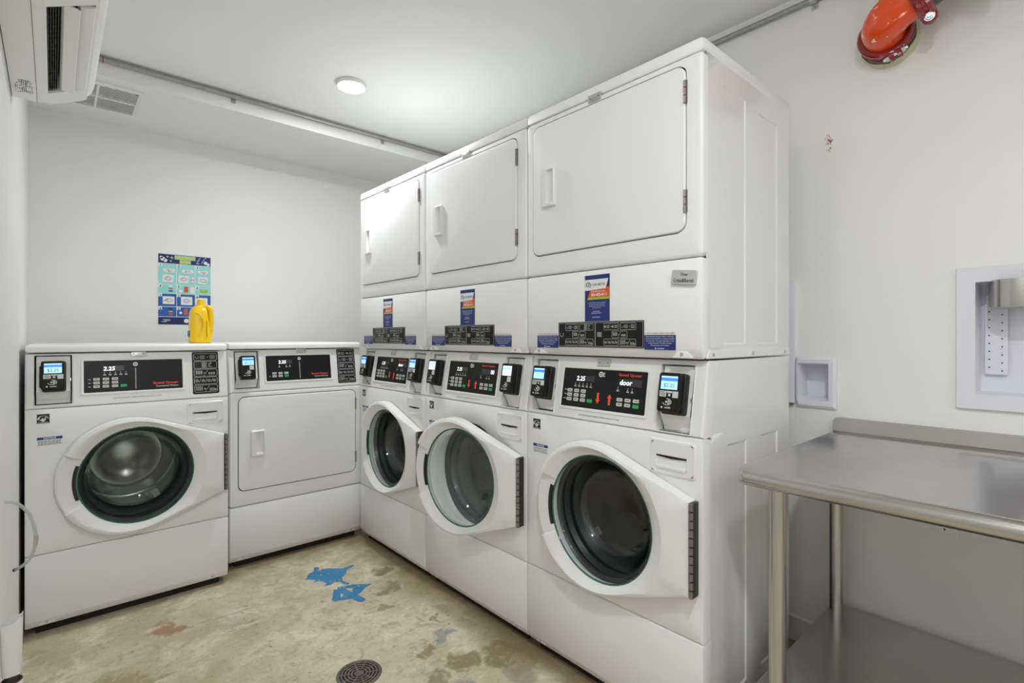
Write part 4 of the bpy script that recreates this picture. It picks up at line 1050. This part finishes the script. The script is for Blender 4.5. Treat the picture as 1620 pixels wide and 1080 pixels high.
g = G(); g.loft([[Fo(a, b, n) for b, n in ((.070, -.012), (.071, -.002), (.080, .003), (dl-.010, .004), (dl-.006, .0), (.074, -.008))] for a in (oy[0]+.008, oy[1]-.004)], True, True); g.make('vane', AC_WHITE, t)
# seam line and label on the underside
Fu = Frame((0, 0, 0), (0, 1, 0), (1, 0, 0)); Fu = Fu if Fu.n.z < 0 else Frame((0, 0, 0), (0, -1, 0), (1, 0, 0))
us = 1 if Fu.a.y > 0 else -1
g = G(); g.rect(Fu, *sorted((us*(Y0+.02), us*(Y1-.025))), .0575, .0587, .0007); g.make('seam', flat('seam_grey', (96, 96, 94)), acb)
lb = G(); a_, b_ = sorted((us*(2.030-1.76), us*(2.135-1.76)))
for j in range(9):
    bb = .012+.0044*j; q = a_
    while q < b_-.004:
        w_ = random.uniform(.003, .011)
        if random.random() < .72: lb.rect(Fu, q, min(q+w_, b_), bb, bb+random.choice((.0014, .0018, .0030)), .0008)
        q += w_+.003
lb.make('rating_print', flat('rating_grey', (70, 70, 72)), acb)
g = G(); g.loft([[(.0, Y0+.02, .02), (.0, Y1-.03, .02), (.0, Y1-.03, .27), (.0, Y0+.02, .27)], [(.004, Y0+.02, .02), (.004, Y1-.03, .02), (.004, Y1-.03, .27), (.004, Y0+.02, .27)]], True, True); g.make('mounting_plate', GALV, t)

# ------------------------------------------------------------------ exhaust grille in the soffit
t = empty('exhaust_grille', (.158, 3.21, SOF_Z)); tag(t, 'white square exhaust fan grille with slanted slats in the soffit', 'vent')
F = Frame((0, 0, 0), (1, 0, 0), (0, -1, 0))            # out = -Z
h = .175; m_ = .022; mid = .010
qs = [(mid/2, h-m_, -.175+m_, -.008), (mid/2, h-m_, .008, .175-m_), (-h+m_, -mid/2, -.175+m_, -.008), (-h+m_, -mid/2, .008, .175-m_)]
g = G(); g.insets(F, -h+.012, h-.012, -.175+.012, .175-.012, .012, [(q[0], q[1], q[2], q[3], .010, .001, False) for q in qs])
g.loft([[F(a, b, n) for a, b in rrect(-h+i, h-i, -.175+i, .175-i, .024-i, 5)] for i, n in ((0, .0003), (0, .006), (.004, .010), (.0118, .012))])
o = rrect(-h+.0118, h-.0118, -.175+.0118, .175-.0118, .0122, 5)
gf = g.make('grille_frame', PLASTIC, t)
g = G(); g.rect(F, -h+m_, h-m_, -.175+m_, .175-m_, .0012); g.make('fan_opening', GAP, t)
def clip(p, q, r):
    (xa, ya), (xb, yb) = p, q; t0, t1 = 0.0, 1.0; dx, dy = xb-xa, yb-ya
    for pp, qq in ((-dx, xa-r[0]), (dx, r[1]-xa), (-dy, ya-r[2]), (dy, r[3]-ya)):
        if abs(pp) < 1e-9:
            if qq < 0: return None
        else:
            u = qq/pp
            if pp < 0: t0 = max(t0, u)
            else: t1 = min(t1, u)
    return None if t0 >= t1 else ((xa+dx*t0, ya+dy*t0), (xa+dx*t1, ya+dy*t1))
for qi, q in enumerate(qs):
    sl = (.95, -.5, -.95, .5)[qi]                                  # b axis is -y
    for k in range(-14, 30):
        c_ = q[2]+k*.0178
        e = clip((q[0]-.001, c_+sl*0), (q[1]+.001, c_+sl*(q[1]-q[0])), q)
        if e and math.hypot(e[1][0]-e[0][0], e[1][1]-e[0][1]) > .02:
            g = G(); d = Vector((e[1][0]-e[0][0], e[1][1]-e[0][1])).normalized(); kx = Vector((-d.y, d.x))*(.0022 if abs(sl) > .7 else .0028)
            g.prism(F, [(e[0][0]-kx.x, e[0][1]-kx.y), (e[1][0]-kx.x, e[1][1]-kx.y), (e[1][0]+kx.x, e[1][1]+kx.y), (e[0][0]+kx.x, e[0][1]+kx.y)], .0095, .0118)
            g.make('slat', PLASTIC, t)

# ------------------------------------------------------------------ poster
t = empty('laundry_poster', (.453, y1, 1.204)); tag(t, 'blue laundry instruction poster taped to the back wall above the washer', 'poster')
F = Frame((0, 0, 0), (1, 0, 0), (0, 0, 1)); PW, PH = .276, .422
g = G(); g.prism(F, [(0, 0), (PW, 0), (PW, PH), (0, PH)], .0006, .0016); paper = g.make('sheet', P_PAPER, t)
U = lambda u: .004+u*(PW-.008); V = lambda v: PH-.004-v*(PH-.008)      # u right, v down, 0..1
def pr_(u0, u1, v0, v1, m, n, nm='printed_field'):
    g = G(); g.rect(F, U(u0), U(u1), V(v1), V(v0), n); return g.make(nm, m, paper)
n1, n2, n3, n4 = .0020, .0023, .0026, .0029
pr_(0, 1, 0, .128, P_DKNAVY, n1)
g = G()
for u0, u1 in ((0, .335), (.345, .69), (.70, 1)): g.rect(F, U(u0), U(u1), V(.425), V(.133), n1); g.rect(F, U(u0), U(u1), V(.558), V(.430), n1)
g.make('mint_field', P_TEAL, paper)
g = G()
for u0, u1 in ((0, .335), (.345, .69), (.70, 1)): g.rect(F, U(u0), U(u1), V(.740), V(.563), n1); g.rect(F, U(u0), U(u1), V(.885), V(.748), n1)
g.make('blue_field', P_BLUE, paper)
pr_(0, 1, .893, 1, P_DKNAVY, n1)
ey = G(); text(F, 'LAUNDRY', U(.50), V(.060), .018, None, ey, n3, bold=.05, width=.106); text(F, 'INFO', U(.50), V(.118), .018, None, ey, n3, bold=.05, width=.056)
g = G(); g.rect(F, U(.30), U(.70), V(.066), V(.008), n2); g.rect(F, U(.40), U(.61), V(.122), V(.062), n2); g.make('title_shadow', flat('title_mint', (150, 205, 185)), paper)
ey.make('poster_title', P_YELLOW, paper, recalc=False)
g = G()
for u, v, r in ((.08, .07, .012), (.13, .09, .010), (.055, .05, .008), (.90, .085, .010), (.95, .105, .009)): g.poly(F, circ(U(u), V(v), r, 14), n2)
for u, v, r in ((.17, .035, .006), (.25, .045, .010), (.23, .095, .005), (.76, .055, .005), (.76, .10, .004)): g.rect(F, U(u)-r, U(u)+r, V(v)-.0012, V(v)+.0012, n2); g.rect(F, U(u)-.0012, U(u)+.0012, V(v)-r, V(v)+r, n2)
wb = []
for u0, v0, w_, h_ in ((.20, .235, .22, .06), (.55, .235, .22, .06), (.85, .235, .20, .06), (.18, .345, .20, .105), (.47, .345, .19, .105), (.65, .345, .10, .09), (.85, .345, .19, .095), (.19, .655, .22, .11), (.53, .655, .22, .12), (.82, .655, .24, .11)):
    g.poly(F, rrect(U(u0-w_/2), U(u0+w_/2), V(v0+h_/2), V(v0-h_/2), .004, 2), n2)
for u, v in ((.035, .155), (.38, .155), (.735, .160), (.035, .452), (.38, .452), (.735, .458), (.035, .585), (.38, .585), (.735, .590), (.035, .770), (.38, .770)): g.rect(F, U(u)-.009, U(u)+.009, V(v)-.008, V(v)+.010, n2)
g.poly(F, circ(U(.525), V(.945), .013, 18), n2)
for u, v, w_ in ((.15, .93, .16), (.16, .945, .14), (.11, .96, .12)): g.rect(F, U(u)-w_*.5*PW*.8, U(u)+w_*.5*PW*.8, V(v)-.0012, V(v)+.0012, n2)
g.poly(F, rrect(U(.60), U(.68), V(.545), V(.45), .005, 2), n2); g.poly(F, rrect(U(.60), U(.68), V(.87), V(.765), .005, 2), n2); g.poly(F, circ(U(.415), V(.515), .009, 12), n2); g.poly(F, circ(U(.415), V(.83), .008, 12), n2); g.poly(F, rrect(U(.19), U(.26), V(.463), V(.440), .003, 2), n2)
g.make('white_print', P_PAPER, paper)
g = G()
for s_, u, v in (('1', .035, .160), ('2', .38, .160), ('3', .735, .165), ('4', .035, .457), ('5', .38, .457), ('6', .735, .463), ('1', .035, .590), ('2', .38, .590), ('3', .735, .595), ('4', .035, .775), ('5', .38, .775)): text(F, s_, U(u), V(v)-.004, .011, None, g, n3, bold=.04)
def squig(cu, cv, w_, h_, k):
    pts = [(U(cu+w_*(i/k-.5)), V(cv+h_*math.sin(i*2.1+cu*9)*.5)) for i in range(k+1)]
    for p, q in zip(pts, pts[1:]): g.line(F, p, q, .0011, n3)
for cu, cv in ((.20, .235), (.55, .235), (.85, .235)):
    g.frame(F, U(cu-.10), U(cu+.10), V(cv+.03), V(cv+.012), .001, n3); squig(cu, cv-.01, .12, .03, 8)
for cu, cv in ((.18, .345), (.47, .345), (.85, .345), (.53, .655), (.20, .655)):
    g.ring(F, [(U(cu)+.018*math.cos(R(a)), V(cv)+.012*math.sin(R(a))) for a in range(0, 360, 20)], [(U(cu)+.0165*math.cos(R(a)), V(cv)+.0107*math.sin(R(a))) for a in range(0, 360, 20)], n3)
    g.ring(F, [(U(cu)+.011*math.cos(R(a)), V(cv)+.007*math.sin(R(a))) for a in range(0, 360, 20)], [(U(cu)+.0097*math.cos(R(a)), V(cv)+.0058*math.sin(R(a))) for a in range(0, 360, 20)], n3)
squig(.65, .345, .07, .05, 6); g.frame(F, U(.61), U(.69), V(.39), V(.30), .0012, n3)
g.make('black_print', P_BLACK, paper, recalc=False)
g = G(); g.poly(F, rrect(U(.19), U(.27), V(.498), V(.478), .003, 2), n2); g.poly(F, rrect(U(.48), U(.56), V(.535), V(.45), .004, 2), n2); g.poly(F, rrect(U(.48), U(.55), V(.86), V(.77), .004, 2), n2); g.poly(F, rrect(U(.19), U(.27), V(.862), V(.842), .003, 2), n2)
for cu, cv, dx, dy in ((.17, .215, .012, .016), (.17, .32, -.012, .016), (.53, .215, -.006, .014), (.46, .315, -.006, .016), (.17, .64, -.022, .012), (.83, .225, .014, .008), (.88, .37, .02, .002)): g.line(F, (U(cu), V(cv)), (U(cu)+dx, V(cv)-dy), .003, n4)
g.make('orange_print', P_ORANGE, paper)
g = G(); g.poly(F, rrect(U(.79), U(.94), V(.525), V(.475), .005, 3), n2); g.poly(F, rrect(U(.19), U(.27), V(.825), V(.805), .003, 2), n2); g.make('lime_print', flat('lime_button', (150, 190, 30)), paper)
g = G()
for u0, u1, v0, v1 in ((.72, .80, .02, .11), (.82, .92, .01, .10)):
    pts = [(U(u0+(u1-u0)*k/8), V(v1-(v1-v0)*(math.sin(k/8*math.pi/2)))) for k in range(9)]
    for p, q in zip(pts, pts[1:]): g.line(F, p, q, .006, n2)
g.make('swirl_print', P_SKY, paper)
g = G(); text(F, 'START', U(.865), V(.498), .005, None, g, n4, bold=.02, width=.024); g.make('button_lettering', P_PAPER, paper, recalc=False)
g = G(); g.poly(F, rrect(U(.19), U(.27), V(.532), V(.512), .003, 2), n2); g.poly(F, rrect(U(.19), U(.27), V(.787), V(.765), .003, 2), n2); g.make('navy_print', flat('navy_pill', (20, 60, 110)), paper)

# ------------------------------------------------------------------ yellow detergent jug
t = empty('detergent_jug', (.543, 2.93, 1.1045), R(-4)); tag(t, 'yellow plastic detergent jug standing on the low washer', 'jug')
def sup(cx, cy, rx, ry, z, n=28, e=.55):
    return [(cx+rx*math.copysign(abs(math.cos(a))**e, math.cos(a)), cy+ry*math.copysign(abs(math.sin(a))**e, math.sin(a)), z) for a in [2*math.pi*i/n for i in range(n)]]
g = G()
g.loft([sup(0, 0, .043, .058, 0), sup(0, 0, .0485, .064, .004), sup(0, 0, .0485, .064, .020), sup(-.003, 0, .045, .063, .07), sup(-.006, 0, .040, .060, .12), sup(-.006, 0, .038, .056, .150), sup(-.004, 0, .034, .050, .168), sup(0, 0, .026, .036, .180, e=.8), sup(.004, 0, .017, .020, .186, e=1), sup(.004, 0, .015, .015, .192, e=1)], True, True)
g.make('bottle_body', YELLOW, t, angle=50)
g = G(); pth = [(.014, -.030, .172), (.030, -.034, .176), (.041, -.036, .160), (.0425, -.036, .12), (.041, -.036, .07), (.036, -.034, .03)]
def smooth(p, k=5):
    out = []
    for i in range(len(p)-1):
        a, b, c, d = [Vector(p[max(0, min(len(p)-1, i+j))]) for j in (-1, 0, 1, 2)]
        for s_ in range(k):
            u = s_/k; out.append(.5*((2*b)+(c-a)*u+(2*a-5*b+4*c-d)*u*u+(3*b-a-3*c+d)*u**3))
    return out+[Vector(p[-1])]
g.tube(smooth(pth), .0125, 14); g.make('handle', YELLOW, t, angle=60)
g = G(); g.tube(smooth([(-.030, -.050, .150), (-.005, -.062, .135), (.008, -.0655, .10), (.002, -.0665, .06), (-.018, -.0655, .03)]), .0035, 8); g.make('grip_ridge', YELLOW, t, angle=60)
g = G(); g.tube([(.0215, -.066, .028), (.0215, -.0625, .108)], .0012, 6); g.make('handle_slit', mat('jug_seam', lin(90, 70, 10), .6), t)
g = G(); L = []
for z, r in ((.188, .0165), (.190, .018), (.212, .0165), (.215, .0145)): L.append([(.004+r*math.cos(2*math.pi*i/30)*(1+.02*(i % 2)), r*math.sin(2*math.pi*i/30)*(1+.02*(i % 2)), z) for i in range(30)])
g.loft(L, True, True); g.make('cap', YELLOW, t, angle=25)
g = G(); g.loft([[(-.0492, -.035+.014*k, z) for k in range(6)] for z in (.030, .060)], closed=False); g.make('label', flat('jug_label', (30, 110, 170)), t)

# ------------------------------------------------------------------ floor drain
t = empty('floor_drain', (.768, 1.632, 0)); tag(t, 'round rusty metal drain grate set in the concrete floor', 'drain')
IRON = mat('worn_iron', lin(112, 104, 96), .5, metal=.45, var=(70, .45), bump=(160, .3, .001))
F = Frame((0, 0, 0), (1, 0, 0), (0, 1, 0))
g = G(); g.lathe(F, (0, 0), [(.074, .0006), (.073, .003), (.066, .0042), (.0635, .003), (.0635, .0008)], 56); g.make('rim', IRON, t)
g = G(); g.poly(F, circ(0, 0, .066, 48), .0007); g.make('drain_opening', GAP, t)
g = G()
for r0 in (.010, .0215, .0325, .0435, .0545): g.lathe(F, (0, 0), [(r0 if r0 > .011 else .0005, .0036), (r0+.0055, .0036), (r0+.0057, .0012)], 48); g.lathe(F, (0, 0), [(r0, .0012), (r0, .0036)], 48)
for k in range(10):
    a = R(36*k+8); d = (math.cos(a), math.sin(a)); L = .011 if k % 2 == 0 else .022
    g.line(F, (d[0]*L, d[1]*L), (d[0]*.064, d[1]*.064), .005, .0035)
g.make('grate', IRON, t)

# ------------------------------------------------------------------ blue spray paint on the floor
def spray():
    m = bpy.data.materials.new('blue_spray_paint'); nt, N, L, b = nodes_of(m)
    tc = N.new('ShaderNodeTexCoord'); n1 = N.new('ShaderNodeTexNoise'); n1.inputs['Scale'].default_value = 38; n1.inputs['Detail'].default_value = 6; L.new(tc.outputs['Object'], n1.inputs['Vector'])
    r = N.new('ShaderNodeValToRGB'); e = r.color_ramp.elements; e[0].position = .33; e[0].color = (.08, .08, .08, 1); e[1].position = .44; e[1].color = (.97, .97, .97, 1)
    L.new(n1.outputs['Fac'], r.inputs['Fac']); L.new(r.outputs['Color'], b.inputs['Alpha'])
    n2 = N.new('ShaderNodeTexNoise'); n2.inputs['Scale'].default_value = 12; L.new(tc.outputs['Object'], n2.inputs['Vector'])
    mx = N.new('ShaderNodeMix'); mx.data_type = 'RGBA'; mx.inputs['A'].default_value = (*lin(28, 122, 172), 1); mx.inputs['B'].default_value = (*lin(72, 148, 198), 1)
    L.new(n2.outputs['Fac'], mx.inputs['Factor']); L.new(mx.outputs['Result'], b.inputs['Base Color']); setp(b, rough=.55); return m
SPRAY = spray()
PAINT1 = [(0.952, 2.523), (0.96, 2.534), (0.975, 2.524), (0.965, 2.489), (0.995, 2.485), (1.059, 2.431), (1.113, 2.435), (1.112, 2.418), (1.068, 2.405), (1.05, 2.37), (1.014, 2.339), (1.005, 2.307), (1.019, 2.261), (1.006, 2.254), (0.992, 2.279), (0.992, 2.305), (0.971, 2.318), (0.947, 2.306), (0.92, 2.311), (0.939, 2.333), (0.932, 2.365), (0.915, 2.381), (0.891, 2.373), (0.913, 2.395), (0.894, 2.426), (0.879, 2.429), (0.913, 2.485), (0.94, 2.49)]
STROKES = [((0.953, 2.243), (0.911, 2.162), 0.03375), ((0.912, 2.161), (0.973, 2.135), 0.026250000000000002), ((0.956, 2.25), (1.015, 2.226), 0.026250000000000002), ((1.008, 2.232), (1.058, 2.194), 0.03375), ((1.058, 2.194), (1.084, 2.19), 0.01125), ((0.96, 2.243), (0.991, 2.084), 0.03375), ((1.038, 2.187), (0.979, 2.142), 0.037500000000000006), ((0.944, 2.167), (0.972, 2.172), 0.0075), ((1.006, 2.202), (1.029, 2.182), 0.037500000000000006)]
F0 = Frame((0, 0, 0), (1, 0, 0), (0, 1, 0))
g = G(); g.poly(F0, PAINT1, .0008)
o = g.make('paint_splotch', SPRAY, floor); lab(o, 'large blue spray paint splotch')
g = G()
for i, (p, q, w_) in enumerate(STROKES):
    g.line(F0, p, q, w_, .0010+.0001*i); g.poly(F0, circ(*q, w_/2, 10), .00105+.0001*i)
o = g.make('paint_mark', SPRAY, floor); lab(o, 'blue spray painted crossed square')

# ------------------------------------------------------------------ left wall: clear drain tube and capped pipe
t = empty('clear_drain_tube', (x0, 2.0, .45)); tag(t, 'thin clear plastic tube looping out of the left wall beside the washer', 'tube')
pp = [(-.004, -.10, .250), (.020, -.075, .236), (.044, -.045, .195), (.0565, -.02, .140), (.058, 0, .100), (.050, .03, .055), (.032, .06, .022), (.010, .09, .002)]
pp = [(a, b, c) for a, b, c in pp]
g = G(); g.tube(smooth(pp), .0042, 10); g.make('tube', TUBE_CLEAR, t, angle=60)
g = G(); sm = smooth(pp); g.tube(sm[17:22], .0056, 10); g.make('connector', mat('tube_grey', (.5, .5, .49), .5), t)
g = G(); g.tube([sm[-2], sm[-1]], .005, 10); g.make('tube_tip', BLACK, t)
t = empty('drain_standpipe', (-.0735, 1.70, 0)); tag(t, 'white plastic standpipe with torn paper wrap by the left wall', 'pipe')
F = Frame((0, 0, 0), (1, 0, 0), (0, 1, 0))
g = G(); g.lathe(F, (0, 0), [(.0205, 0), (.0205, .300), (.0200, .318), (.0165, .318), (.0160, .28)], 28); g.make('pipe', PLASTIC, t)
g = G(); g.lathe(F, (0, 0), [(.0200, .3182), (.0185, .3215), (.0150, .3190), (.0120, .300)], 28); g.make('rusty_rim', flat('rust_brown', (72, 48, 42), .7), t)
g = G(); g.tube([(0, 0, .25), (0, 0, .30), (0, 0, .36)], .0125, 16); g.make('hose', mat('braided_hose', (.05, .045, .04), .5, var=(400, .9), bump=(500, .8, .002)), t)
g = G(); L = []
for z, sx_, tilt in ((.335, .0165, 0), (.36, .0180, .002), (.42, .0195, .004), (.462, .0205, .010)):
    L.append([(sx_*math.copysign(abs(math.cos(a))**.6, math.cos(a)), sx_*math.copysign(abs(math.sin(a))**.6, math.sin(a)), z+tilt*math.cos(a)+.003*math.sin(5*a)*(z > .45)) for a in [2*math.pi*i/24 for i in range(24)]])
g.loft(L, False, False); g.make('paper_wrap', mat('white_paper_wrap', (.78, .78, .77), .55, bump=(40, .5, .004)), t, angle=18)
